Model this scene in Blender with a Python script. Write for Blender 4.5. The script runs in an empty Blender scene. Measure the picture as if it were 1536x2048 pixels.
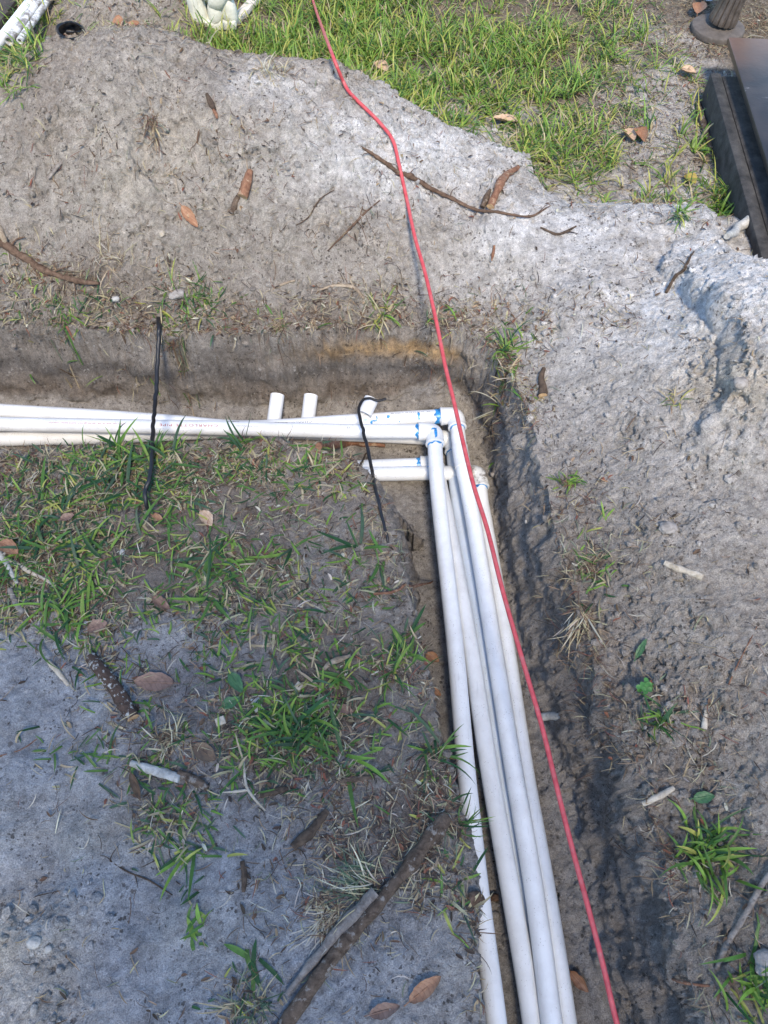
import bpy, math, random
import numpy as np
from mathutils import Vector, Matrix

random.seed(7)
RS = np.random.RandomState(11)
scene = bpy.context.scene

# ------------------------------------------------------------------ camera
FPX, PITCH, CAMZ = 1480.0, math.radians(59.4), 1.5
cam_d = bpy.data.cameras.new('camera')
cam_d.sensor_fit = 'VERTICAL'
cam_d.sensor_height = 36.0
cam_d.lens = 36.0 * FPX / 2048.0
cam_d.clip_start = 0.05
cam_d.clip_end = 500
cam = bpy.data.objects.new('camera', cam_d)
cam.location = (0, 0, CAMZ)
cam.rotation_euler = (math.pi / 2 - PITCH, 0, 0)
scene.collection.objects.link(cam)
scene.camera = cam

# ------------------------------------------------------------------ light
SUN_EL, SUN_AZ = math.radians(56), math.radians(172)     # azimuth clockwise from +y
SUN_DIR = Vector((math.sin(SUN_AZ) * math.cos(SUN_EL), math.cos(SUN_AZ) * math.cos(SUN_EL), math.sin(SUN_EL)))
world = bpy.data.worlds.new('World')
scene.world = world
world.use_nodes = True
wn = world.node_tree
sky = wn.nodes.new('ShaderNodeTexSky')
sky.sky_type = 'NISHITA'
sky.sun_disc = False
sky.sun_elevation = SUN_EL
sky.sun_rotation = SUN_AZ
sky.air_density = 1.0
sky.dust_density = 0.3
sky.ozone_density = 3.0
bgn = wn.nodes['Background']
wn.links.new(sky.outputs[0], bgn.inputs[0])
bgn.inputs[1].default_value = 0.15
sun_d = bpy.data.lights.new('sun', 'SUN')
sun_d.energy = 2.3
sun_d.angle = math.radians(10)
sun_d.color = (1.0, 0.87, 0.70)
sun = bpy.data.objects.new('sun', sun_d)
sun.rotation_euler = SUN_DIR.to_track_quat('Z', 'Y').to_euler()
sun.location = (0, 0, 6)
scene.collection.objects.link(sun)
TREE_X, TREE_Y = 0.35, -2.75
scene.view_settings.view_transform = 'Standard'
scene.view_settings.look = 'None'
scene.view_settings.exposure = 1.25
scene.view_settings.gamma = 1.0

# ------------------------------------------------------------------ camera maths (layout helpers)
CS, SS = math.cos(math.pi / 2 - PITCH), math.sin(math.pi / 2 - PITCH)

def ray(u, v):
    xn, yn = (u - 768.0) / FPX, -(v - 1024.0) / FPX
    return np.array([xn, CS * yn + SS, SS * yn - CS])

def at(u, v, z=0.0):
    d = ray(u, v)
    t = (z - CAMZ) / d[2]
    return np.array([d[0] * t, d[1] * t, z])

def proj(x, y, z):
    zz = z - CAMZ
    yc = CS * y + SS * zz
    zc = -SS * y + CS * zz
    dep = np.maximum(-zc, 0.05)
    return 768 + FPX * x / dep, 1024 - FPX * yc / dep

# ------------------------------------------------------------------ numpy noise
def _h(ix, iy, iz, seed):
    with np.errstate(over='ignore'):
        h = (ix.astype(np.uint32) * np.uint32(374761393) + iy.astype(np.uint32) * np.uint32(668265263)
             + iz.astype(np.uint32) * np.uint32(2246822519) + np.uint32((seed * 3266489917) & 0xffffffff))
        h = (h ^ (h >> np.uint32(13))) * np.uint32(1274126177)
        h = (h ^ (h >> np.uint32(16))) * np.uint32(2654435761)
        h = h ^ (h >> np.uint32(15))
    return h.astype(np.float64) / 4294967295.0

def vn2(x, y, seed=0):
    xi, yi = np.floor(x).astype(np.int64), np.floor(y).astype(np.int64)
    fx, fy = x - xi, y - yi
    fx = fx * fx * fx * (fx * (fx * 6 - 15) + 10)
    fy = fy * fy * fy * (fy * (fy * 6 - 15) + 10)
    z = np.zeros_like(xi)
    a, b = _h(xi, yi, z, seed), _h(xi + 1, yi, z, seed)
    c, d = _h(xi, yi + 1, z, seed), _h(xi + 1, yi + 1, z, seed)
    return (a + (b - a) * fx + (c - a) * fy + (a - b - c + d) * fx * fy) * 2 - 1

def vn3(x, y, z, seed=0):
    xi, yi, zi = [np.floor(q).astype(np.int64) for q in (x, y, z)]
    fx, fy, fz = x - xi, y - yi, z - zi
    fx, fy, fz = [f * f * (3 - 2 * f) for f in (fx, fy, fz)]
    r = 0
    for dz in (0, 1):
        a, b = _h(xi, yi, zi + dz, seed), _h(xi + 1, yi, zi + dz, seed)
        c, d = _h(xi, yi + 1, zi + dz, seed), _h(xi + 1, yi + 1, zi + dz, seed)
        q = a + (b - a) * fx + (c - a) * fy + (a - b - c + d) * fx * fy
        r = r + q * (fz if dz else 1 - fz)
    return r * 2 - 1

def fbm(x, y, f, octs, seed=0, gain=0.5):
    s, a, n = 0, 1.0, 0
    ca, sa = 0.8, 0.6
    for k in range(octs):
        s = s + a * vn2(x * f, y * f, seed + k * 17)
        n += a
        a *= gain
        f *= 2.03
        x, y = ca * x - sa * y, sa * x + ca * y
    return s / n

def cells(x, y, size, seed, rmin=0.3, rmax=0.6, keep=0.7):
    """rounded lumps, one per kept cell; returns 0..1 dome height in units of the cell size"""
    gx, gy = x / size, y / size
    xi, yi = np.floor(gx).astype(np.int64), np.floor(gy).astype(np.int64)
    z = np.zeros_like(xi)
    out = np.zeros_like(gx)
    for ox in (-1, 0, 1):
        for oy in (-1, 0, 1):
            cx, cy = xi + ox, yi + oy
            px = cx + _h(cx, cy, z, seed)
            py = cy + _h(cx, cy, z, seed + 1)
            rr = rmin + (rmax - rmin) * _h(cx, cy, z, seed + 2)
            kp = _h(cx, cy, z, seed + 3) < keep
            d2 = (gx - px) ** 2 + (gy - py) ** 2
            dome = np.sqrt(np.maximum(rr * rr - d2, 0)) * kp
            out = np.maximum(out, dome)
    return out

def sst(a, b, x):
    t = np.clip((x - a) / (b - a), 0, 1)
    return t * t * (3 - 2 * t)

def blob(u, v, cu, cv, ru, rv, hard=1.0):
    d = np.sqrt(((u - cu) / ru) ** 2 + ((v - cv) / rv) ** 2)
    return 1 - sst(1 - 0.5 / hard, 1 + 0.5 / hard, d)

# ------------------------------------------------------------------ terrain
def seg_range(*segs):
    out = []
    for a, b, s in segs:
        n = max(1, int(round((b - a) / s)))
        out += [a + (b - a) * i / n for i in range(n)]
    out.append(segs[-1][1])
    return out

def grow(start, step, end):
    out, x = [], start
    while abs(x - start) < end:
        step *= 1.35
        x += step
        out.append(x)
    return out

gx = seg_range((-2.0, -0.95, .0075), (-0.95, -0.05, .004), (-0.05, 0.72, .003), (0.72, 1.0, .0042), (1.0, 2.0, .0075))
gx = [q for q in reversed(grow(-2.0, -.0075, 90))] + gx + grow(2.0, .0075, 90)
gy = seg_range((-0.4, 0.95, .0037), (0.95, 1.55, .003), (1.55, 2.45, .004), (2.45, 3.8, .0065))
gy = [q for q in reversed(grow(-0.4, -.0037, 90))] + gy + grow(3.8, .0065, 90)
gx, gy = np.array(gx), np.array(gy)
X, Y = np.meshgrid(gx, gy)

LIP_NEAR = [(-900, 915), (-300, 905), (0, 897), (200, 890), (400, 884), (560, 880), (650, 888), (705, 915), (745, 975), (775, 1050), (812, 1150),
            (848, 1280), (868, 1400), (892, 1520), (918, 1640), (940, 1740), (950, 1850), (960, 1960), (970, 2060), (985, 2400)]
LIP_FAR = [(1490, 2500), (1405, 2060), (1372, 1900), (1335, 1740), (1285, 1600), (1238, 1480), (1200, 1360), (1168, 1240), (1132, 1130),
           (1100, 1020), (1078, 930), (1055, 840), (1022, 760), (985, 700), (935, 665), (850, 655), (700, 660), (550, 668), (400, 672),
           (200, 662), (0, 655), (-300, 650), (-900, 650)]
LIP = [at(u, v)[:2] for u, v in LIP_NEAR]
LIP += [np.array([LIP[-1][0] - .02, -0.9]), np.array([.56, -0.9])]
LIP += [at(u, v)[:2] for u, v in LIP_FAR]
LIP = np.array(LIP)

def poly_sd(px, py, poly):
    """signed distance, positive inside"""
    d2 = np.full(px.shape, 1e9)
    inside = np.zeros(px.shape, bool)
    n = len(poly)
    for i in range(n):
        ax, ay = poly[i]
        bx, by = poly[(i + 1) % n]
        ex, ey = bx - ax, by - ay
        t = np.clip(((px - ax) * ex + (py - ay) * ey) / (ex * ex + ey * ey), 0, 1)
        d2 = np.minimum(d2, (px - ax - t * ex) ** 2 + (py - ay - t * ey) ** 2)
        if ay != by:
            cond = ((ay > py) != (by > py)) & (px < (bx - ax) * (py - ay) / (by - ay) + ax)
            inside ^= cond
    d = np.sqrt(d2)
    return np.where(inside, d, -d)

FLOOR = -0.296
# pile crest traced as (u, v, height)
CREST = [(-900, 200, .20), (-400, 230, .24), (-100, 200, .28), (0, 165, .31), (40, 118, .36), (100, 98, .39), (165, 92, .41), (215, 80, .43), (280, 77, .43),
         (350, 90, .41), (450, 122, .38), (575, 134, .36), (665, 142, .33), (720, 172, .30), (768, 202, .27), (850, 242, .22), (960, 292, .15),
         (1060, 328, .08), (1095, 400, .045), (1140, 440, .03), (1300, 450, .03), (1536, 455, .05), (1900, 480, .05)]
cpts = np.array([at(u, v, h) for u, v, h in CREST])

def terrain(X, Y):
    wx = X + .012 * fbm(X, Y, 14, 3, 3) + .035 * fbm(X, Y, 3.1, 2, 5)
    wy = Y + .012 * fbm(X, Y, 14, 3, 9) + .02 * fbm(X, Y, 3.1, 2, 7)
    fine_x = X + .006 * fbm(X, Y, 18, 3, 3) + .010 * fbm(X, Y, 6, 2, 5)
    fine_y = Y + .006 * fbm(X, Y, 18, 3, 9) + .008 * fbm(X, Y, 6, 2, 7)
    sd = np.full(X.shape, -5.0)
    m = (np.abs(X) < 4) & (Y > -1.5) & (Y < 3)
    sd[m] = poly_sd(fine_x[m], fine_y[m], LIP)
    # --- wall width: gentle at the inner corner, steep elsewhere
    cn = at(772, 1020)
    wcorner = np.exp(-(((X - cn[0]) / .17) ** 2 + ((Y - cn[1]) / .16) ** 2))
    wall = .038 + .14 * wcorner + .02 * (fbm(X, Y, 7, 2, 21) + .3)
    right = sst(.25, .4, X) * (1 - sst(1.0, 1.3, Y))
    leftb = sst(-.0, .1, X) * (1 - sst(.22, .26, X)) * (Y < .95)
    wall = wall * (1 - .62 * leftb) * (1 - .3 * (Y > 1.3))
    wall = wall + .05 * right * (0.7 + .8 * fbm(X, Y, 5, 2, 25))
    t = np.clip(sd / wall, 0, 1)
    prof = t ** 1.15 * (1.6 - .6 * t)
    prof = np.clip(prof, 0, 1)
    z = FLOOR * prof
    # little berm at the foot, silt on the floor
    z += prof * (.004 * fbm(X, Y, 9, 3, 31) + .02 * np.exp(-((sd - wall) / .03) ** 2) * (sd > 0) * (1 - leftb) * np.maximum(right, Y > 1.3))
    hp = at(868, 800, -.22)
    z += prof * .085 * np.exp(-(((X - hp[0]) / .10) ** 2 + ((Y - hp[1] - .03) / .05) ** 2))
    hp = at(700, 950, -.22)
    # --- the spoil pile behind the trench
    yc = np.interp(X, cpts[:, 0], cpts[:, 1])
    hc = np.interp(X, cpts[:, 0], cpts[:, 2])
    yf = 1.50 + .03 * fbm(X, Y, 4, 2, 41)
    yf = yf + sst(.25, .6, X) * .1
    tt = np.clip((Y - yf) / np.maximum(yc - yf, .05), 0, 1)
    front = np.sin(tt * math.pi / 2) ** 1.08
    bw = hc * 1.5 + .06
    tb = np.clip((Y - yc) / bw, 0, 1)
    back = 1 - tb * tb * (3 - 2 * tb)
    pile = hc * np.where(Y < yc, front, back)
    mid_ = np.clip(tt * (1 - tt) * 4 * (Y < yc), 0, 1)
    pile = pile * (1 + .16 * fbm(X, Y, 2.2, 3, 51) * mid_)
    rdg = 1 - np.abs(fbm(X, Y * .6, 4.5, 3, 53)) * 2.2
    pile = pile + (.030 * (rdg - .5) + .018 * fbm(X, Y, 7.5, 3, 57)) * mid_ * sst(.05, .25, hc)
    outside = 1 - sst(-.03, .02, sd)
    pile = pile * outside
    # gullies and shelves on the face
    z += pile
    ledge = np.exp(-((Y - 1.53) / .045) ** 2) * (X < .3) * outside
    z += ledge * .03 * (fbm(X, Y, 9, 3, 61) + .25)
    # --- sandy spoil to the right of the trench
    dr = np.clip(-sd, 0, 2)
    rb = sst(.30, .45, X + .1 * (Y - 1)) * (Y < 2.6) * (1 - sst(1.75, 2.05, Y)) * (sd < 0)
    rb = rb * (1 - sst(.90, 1.0, X) * sst(1.45, 1.62, Y))
    z += rb * (.10 * sst(0.0, .28, dr) + .03 * fbm(X, Y, 3, 3, 71) * sst(0, .1, dr))
    q = at(1570, 700, .2)
    z += .19 * np.exp(-(((X - q[0]) / .28) ** 2 + ((Y - q[1]) / .30) ** 2)) * (1 - .85 * sst(.90, 1.0, X) * sst(1.45, 1.62, Y))
    # crumbling step facing the trench
    U0, V0 = proj(X, Y, z)
    stepx = U0 - (1385 + 60 * np.sin((V0 - 600) / 90.0) + 45 * fbm(X, Y, 9, 3, 73))
    z += .07 * sst(-12, 18, stepx) * blob(U0, V0, 1500, 690, 260, 180, .8) * (X > .3)
    # second heap beyond, top left
    q = at(250, -40, .15)
    z += .20 * np.exp(-(((X - q[0]) / .36) ** 2 + ((Y - q[1]) / .30) ** 2))
    # --- general unevenness
    near = (Y < 1.3) & (sd < 0) & (X < .6)
    z += .012 * fbm(X, Y, 2.3, 4, 81) * (1 - prof)
    # shallow boot-hollows in the pale sand, lower left
    for (u, v, r, dp) in [(60, 1760, .07, .014), (230, 1950, .10, .012), (330, 1370, .09, .012), (90, 1620, .07, .008), (300, 1780, .06, .01), (130, 1450, .08, .009)]:
        q = at(u, v)
        dd = np.sqrt((X - q[0]) ** 2 + (Y - q[1]) ** 2) / r
        z += 1.7 * (-dp * np.exp(-dd ** 2) + dp * .5 * np.exp(-((dd - 1.35) / .35) ** 2)) * near
    return z, sd, prof, pile, rb

Z, SD, PROF, PILE, RB = terrain(X, Y)
U, V = proj(X, Y, Z)
inner = (np.abs(X) < 2.2) & (Y > -.6) & (Y < 4.2)
# crumb strength map
crumb = .35 + .65 * sst(-.2, .5, fbm(X, Y, 3.5, 3, 91))
pileM = sst(.03, .1, PILE)
crumb_c = .30 + .62 * pileM + .28 * RB
crumb_c = crumb_c * (1 - .8 * PROF)
smooth_sand = np.maximum(blob(U, V, 200, 1800, 420, 420, .7), blob(U, V, 350, 1330, 170, 90, .7))
smooth_sand = np.maximum(smooth_sand, .8 * blob(U, V, 1200, 640, 300, 300, .7))
crumb_c *= 1 - .7 * smooth_sand
rough_extra = np.maximum(blob(U, V, 1250, 1560, 230, 260, .6), blob(U, V, 1480, 760, 120, 170, .6))
rough_extra = np.maximum(rough_extra, blob(U, V, 60, 1930, 130, 130, .6) * .7)
rough_extra = np.maximum(rough_extra, .8 * blob(U, V, 450, 640, 560, 55, .6))
crumb_c += .7 * rough_extra
lum = np.zeros_like(Z)
I = inner
xs, ys = X[I], Y[I]
w1 = xs + .006 * vn2(xs * 60, ys * 60, 5)
w2 = ys + .006 * vn2(xs * 60, ys * 60, 6)
l = .030 * cells(w1, w2, .085, 100, .15, .42, .33) * crumb_c[I] * 1.15
l += .016 * cells(w1, w2, .034, 110, .2, .5, .5) * crumb_c[I] * crumb[I] * 1.3
l += .0075 * cells(w1, w2, .015, 120, .25, .55, .55) * (.25 + crumb_c[I]) * 1.1
l += .013 * fbm(xs, ys, 16, 4, 130, .6) * (.35 + crumb_c[I])
l += .0042 * fbm(xs, ys, 100, 3, 140, .6) * (.6 + crumb_c[I])
l += -.008 * sst(.25, .6, fbm(xs, ys, 11, 3, 150)) * crumb_c[I]
lum[I] = l
Z = Z + lum

def ground_z(x, y, A=None):
    A = Z if A is None else A
    x = np.asarray(x, float)
    y = np.asarray(y, float)
    i = np.clip(np.searchsorted(gx, x) - 1, 0, len(gx) - 2)
    j = np.clip(np.searchsorted(gy, y) - 1, 0, len(gy) - 2)
    fx = np.clip((x - gx[i]) / (gx[i + 1] - gx[i]), 0, 1)
    fy = np.clip((y - gy[j]) / (gy[j + 1] - gy[j]), 0, 1)
    return ((A[j, i] * (1 - fx) + A[j, i + 1] * fx) * (1 - fy) + (A[j + 1, i] * (1 - fx) + A[j + 1, i + 1] * fx) * fy)

def hit(u, v, lift=0.0):
    """where the sight line meets the ground"""
    d = ray(u, v)
    t = np.linspace(.8, 5.5, 900)
    p = np.outer(t, d) + np.array([0, 0, CAMZ])
    g = ground_z(p[:, 0], p[:, 1])
    below = np.nonzero(p[:, 2] < g)[0]
    k = below[0] if len(below) else len(t) - 1
    k = max(k, 1)
    a0, a1 = p[k - 1, 2] - g[k - 1], p[k, 2] - g[k]
    f = a0 / (a0 - a1 + 1e-9)
    q = p[k - 1] * (1 - f) + p[k] * f
    q[2] = float(ground_z(q[0], q[1])) + lift
    return q

# ---- soil colours: what the soil is made of, plus painted shade at lower left
def lerp(a, b, t):
    return a * (1 - t[..., None]) + np.array(b) * t[..., None]

n1 = fbm(X, Y, 2.0, 4, 201)
n2 = fbm(X, Y, 7.0, 4, 211)
n3 = fbm(X, Y, 25.0, 3, 221)
COL = np.zeros(X.shape + (3,)) + np.array([.41, .375, .33])
COL = lerp(COL, (.33, .265, .20), sst(.0, .8, n1 + .4 * n2) * .35)
pale = np.zeros_like(X)
def addpale(a, k):
    global pale
    pale = np.maximum(pale, a * k)
Uw, Vw = U + 26 * n2 + 40 * n1, V + 26 * fbm(X, Y, 6, 3, 231) + 20 * n3
addpale(blob(Uw, Vw, 1400, 560, 330, 190, .7), 1.0)
addpale(blob(Uw, Vw, 1180, 620, 260, 230, .5), .72)
addpale(blob(Uw, Vw, 1350, 850, 300, 180, .5), .45)
addpale(blob(Uw, Vw, 850, 310, 260, 120, .6), .85)
addpale(blob(Uw, Vw, 540, 180, 120, 55, .6), .6)
addpale(blob(Uw, Vw, 1100, 470, 200, 90, .6), .8)
addpale(blob(Uw, Vw, 100, 1700, 420, 330, .7), .62)
addpale(blob(Uw, Vw, 420, 1900, 430, 300, .7), .52)
addpale(blob(Uw, Vw, 60, 1380, 260, 130, .8), .6)
addpale(blob(Uw, Vw, 350, 1330, 150, 100, .8), .6)
addpale(blob(Uw, Vw, 640, 1120, 130, 150, .6), .22)
adddk = 1
addpale(blob(Uw, Vw, 1330, 220, 130, 170, .6), .45)
pale *= (1 - PROF) * np.clip(.85 + .5 * n2 + .25 * n3, 0, 1)
COL = lerp(COL, (.76, .76, .755), pale)
shade_blue = np.maximum(blob(Uw, Vw, 60, 1660, 420, 340, .6), np.maximum(blob(Uw, Vw, 420, 1900, 430, 320, .6), np.maximum(blob(Uw, Vw, 60, 1370, 260, 120, .8), blob(Uw, Vw, 350, 1330, 160, 100, .8)))) * (1 - PROF) * (U < 1000)
COL = lerp(COL, (.32, .345, .38), shade_blue * np.clip(.78 + .3 * n2 + .2 * n1, 0, 1))  # bluish open shade painted into the sand colour, lower left
cream = np.clip(blob(Uw, Vw, 50, 1930, 110, 150, .6) + blob(Uw, Vw, 190, 1660, 170, 60, .5) * .8 + blob(Uw, Vw, 430, 1880, 110, 90, .5) * .5 + blob(Uw, Vw, 1480, 760, 90, 60, .5) + blob(Uw, Vw, 300, 360, 130, 120, .5) * .5, 0, 1) * (1 - PROF)
COL = lerp(COL, (.60, .54, .43), cream * np.clip(.6 + .6 * n2, 0, 1) * .7)
bank = SD
dark = np.zeros_like(X)
def adddark(a, k):
    global dark
    dark = np.maximum(dark, a * k)
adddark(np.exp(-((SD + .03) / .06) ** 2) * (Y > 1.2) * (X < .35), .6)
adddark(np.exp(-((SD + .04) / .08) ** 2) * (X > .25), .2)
adddark(blob(Uw, Vw, 1260, 1560, 260, 330, .4), .40)
adddark(blob(Uw, Vw, 1450, 1850, 260, 300, .4), .42)
adddark(blob(Uw, Vw, 1180, 1120, 140, 250, .5), .5)
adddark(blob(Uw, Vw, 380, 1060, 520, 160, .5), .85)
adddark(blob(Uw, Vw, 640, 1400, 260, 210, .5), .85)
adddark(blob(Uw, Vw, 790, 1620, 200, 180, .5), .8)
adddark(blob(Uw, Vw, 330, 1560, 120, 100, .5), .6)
adddark(blob(Uw, Vw, 120, 600, 300, 90, .4), .75)
adddark(blob(Uw, Vw, 560, 640, 420, 45, .4), .6)
adddark(blob(Uw, Vw, 380, 480, 90, 60, .4), .3)
adddark(blob(Uw, Vw, 700, 470, 80, 60, .4), .25)
adddark(blob(Uw, Vw, 60, 210, 60, 120, .5), .5)
adddark(blob(Uw, Vw, 420, 160, 50, 40, .5), .45)
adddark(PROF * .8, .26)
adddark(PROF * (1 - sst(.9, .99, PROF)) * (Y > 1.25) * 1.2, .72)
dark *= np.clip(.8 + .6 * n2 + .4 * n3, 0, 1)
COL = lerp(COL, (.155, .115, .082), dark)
# lawn soil (thatch) beyond the pile
lawn = (1 - .9 * blob(U, V, 240, 0, 200, 75, .6)) * sst(.0, .12, Y - np.interp(X, cpts[:, 0], cpts[:, 1]) - .06) * (Y > 1.7)
COL = lerp(COL, (.16, .125, .08), lawn * .8 * np.clip(1 - .9 * sst(.0, .4, pale), 0, 1))
far = np.maximum(sst(4.0, 4.4, Y), sst(2.3, 2.8, np.abs(X)))
COL = lerp(COL, (.15, .185, .07), far * .85)
# layers exposed in the trench wall
wallm = sst(.02, .2, PROF) * (1 - sst(.9, 1.0, PROF))
zl = Z + .012 * vn2(X * 6, Y * 6, 301)
tan = np.exp(-((zl + .078) / .028) ** 2) * sst(-.32, -.12, X) * (1 - sst(.16, .3, X)) * (Y > 1.25)
COL = lerp(COL, (.50, .34, .18), np.clip(tan * wallm * (.95 + .6 * n2) * (1 + .5 * n3), 0, 1))
band = np.exp(-((zl + .15) / .03) ** 2) * (Y > 1.25)
COL = lerp(COL, (.13, .125, .12), np.clip(band * wallm * .7, 0, 1))
# damp grey silt on the trench floor
COL = lerp(COL, (.40, .375, .345), sst(.85, 1.0, PROF) * .8)
COL = COL * (1 + .16 * n3 + .12 * fbm(X, Y, 70, 2, 241))[..., None]
COL = np.clip(COL, .01, .9)
DAMP = np.clip(sst(.1, .9, PROF) * (.5 + .5 * n2) + .3 * dark, 0, 1)

# ---- push the surface along its normal so that steep faces are rough too
P = np.stack([X, Y, Z], -1)
def grid_normals(P):
    du = np.zeros_like(P); dv = np.zeros_like(P)
    du[:, 1:-1] = P[:, 2:] - P[:, :-2]; du[:, 0] = P[:, 1] - P[:, 0]; du[:, -1] = P[:, -1] - P[:, -2]
    dv[1:-1] = P[2:] - P[:-2]; dv[0] = P[1] - P[0]; dv[-1] = P[-1] - P[-2]
    n = np.cross(du, dv)
    return n / np.maximum(np.linalg.norm(n, axis=-1, keepdims=True), 1e-9)
N = grid_normals(P)
steep = sst(.15, .6, 1 - N[..., 2]) * inner
ms = steep > .01
x3, y3, z3 = P[ms].T
d3 = .016 * vn3(x3 * 14, y3 * 14, z3 * 20, 401) + .009 * vn3(x3 * 34, y3 * 34, z3 * 50, 402) + .006 * vn3(x3 * 80, y3 * 80, z3 * 110, 403) + .003 * vn3(x3 * 170, y3 * 170, z3 * 200, 405)
d3 += -.010 * np.maximum(vn3(x3 * 10, y3 * 10, z3 * 60, 404), 0)
rw = 1 + .25 * ((x3 > .3) & (y3 < 1.2))
P[ms] += N[ms] * (d3 * steep[ms] * .9 * rw)[:, None]

def link(o, parent=None):
    scene.collection.objects.link(o)
    if parent is not None:
        o.parent = parent
    return o

def mesh_arrays(name, verts, faces, mat, parent=None, col=None, extra=None, smooth=True, nsides=4):
    me = bpy.data.meshes.new(name)
    nv, nf = len(verts), len(faces)
    me.vertices.add(nv)
    me.vertices.foreach_set('co', np.ascontiguousarray(verts, dtype=np.float32).ravel())
    me.loops.add(nf * nsides)
    me.loops.foreach_set('vertex_index', np.ascontiguousarray(faces, dtype=np.int32).ravel())
    me.polygons.add(nf)
    me.polygons.foreach_set('loop_start', np.arange(0, nf * nsides, nsides, dtype=np.int32))
    me.polygons.foreach_set('loop_total', np.full(nf, nsides, dtype=np.int32))
    me.polygons.foreach_set('use_smooth', np.full(nf, smooth, dtype=bool))
    me.update(calc_edges=True)
    if col is not None:
        a = me.color_attributes.new('Col', 'FLOAT_COLOR', 'POINT')
        c = np.ones((nv, 4), np.float32)
        c[:, :col.shape[1]] = col
        a.data.foreach_set('color', c.ravel())
    me.materials.append(mat)
    return link(bpy.data.objects.new(name, me), parent)

# ------------------------------------------------------------------ materials
def new_mat(name):
    m = bpy.data.materials.new(name)
    m.use_nodes = True
    nt = m.node_tree
    b = nt.nodes['Principled BSDF']
    return m, nt, b

def ND(nt, typ, **kw):
    n = nt.nodes.new(typ)
    for k, v in kw.items():
        setattr(n, k, v)
    return n

def noise(nt, vec, scale, detail=4, rough=.55, dist=0):
    n = ND(nt, 'ShaderNodeTexNoise')
    n.inputs['Scale'].default_value = scale
    n.inputs['Detail'].default_value = detail
    n.inputs['Roughness'].default_value = rough
    n.inputs['Distortion'].default_value = dist
    nt.links.new(vec, n.inputs['Vector'])
    return n.outputs['Fac']

def ramp(nt, fac, a, b, lo=(0, 0, 0, 1), hi=(1, 1, 1, 1)):
    r = ND(nt, 'ShaderNodeValToRGB')
    r.color_ramp.elements[0].position = a
    r.color_ramp.elements[1].position = b
    r.color_ramp.elements[0].color = lo
    r.color_ramp.elements[1].color = hi
    nt.links.new(fac, r.inputs[0])
    return r.outputs[0]

def mixc(nt, fac, a, b, mode='MIX'):
    m = ND(nt, 'ShaderNodeMix', data_type='RGBA', blend_type=mode)
    for sock, val in ((m.inputs[0], fac), (m.inputs[6], a), (m.inputs[7], b)):
        if hasattr(val, 'is_linked') or hasattr(val, 'node'):
            nt.links.new(val, sock)
        elif isinstance(val, (int, float)):
            sock.default_value = val
        else:
            sock.default_value = (*val, 1) if len(val) == 3 else val
    return m.outputs[2]

def bump(nt, h, dist, strength=1.0, nrm=None):
    b = ND(nt, 'ShaderNodeBump')
    b.inputs['Distance'].default_value = dist
    b.inputs['Strength'].default_value = strength
    nt.links.new(h, b.inputs['Height'])
    if nrm is not None:
        nt.links.new(nrm, b.inputs['Normal'])
    return b.outputs[0]

def coords(nt, kind='Object'):
    return ND(nt, 'ShaderNodeTexCoord').outputs[kind]

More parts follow.
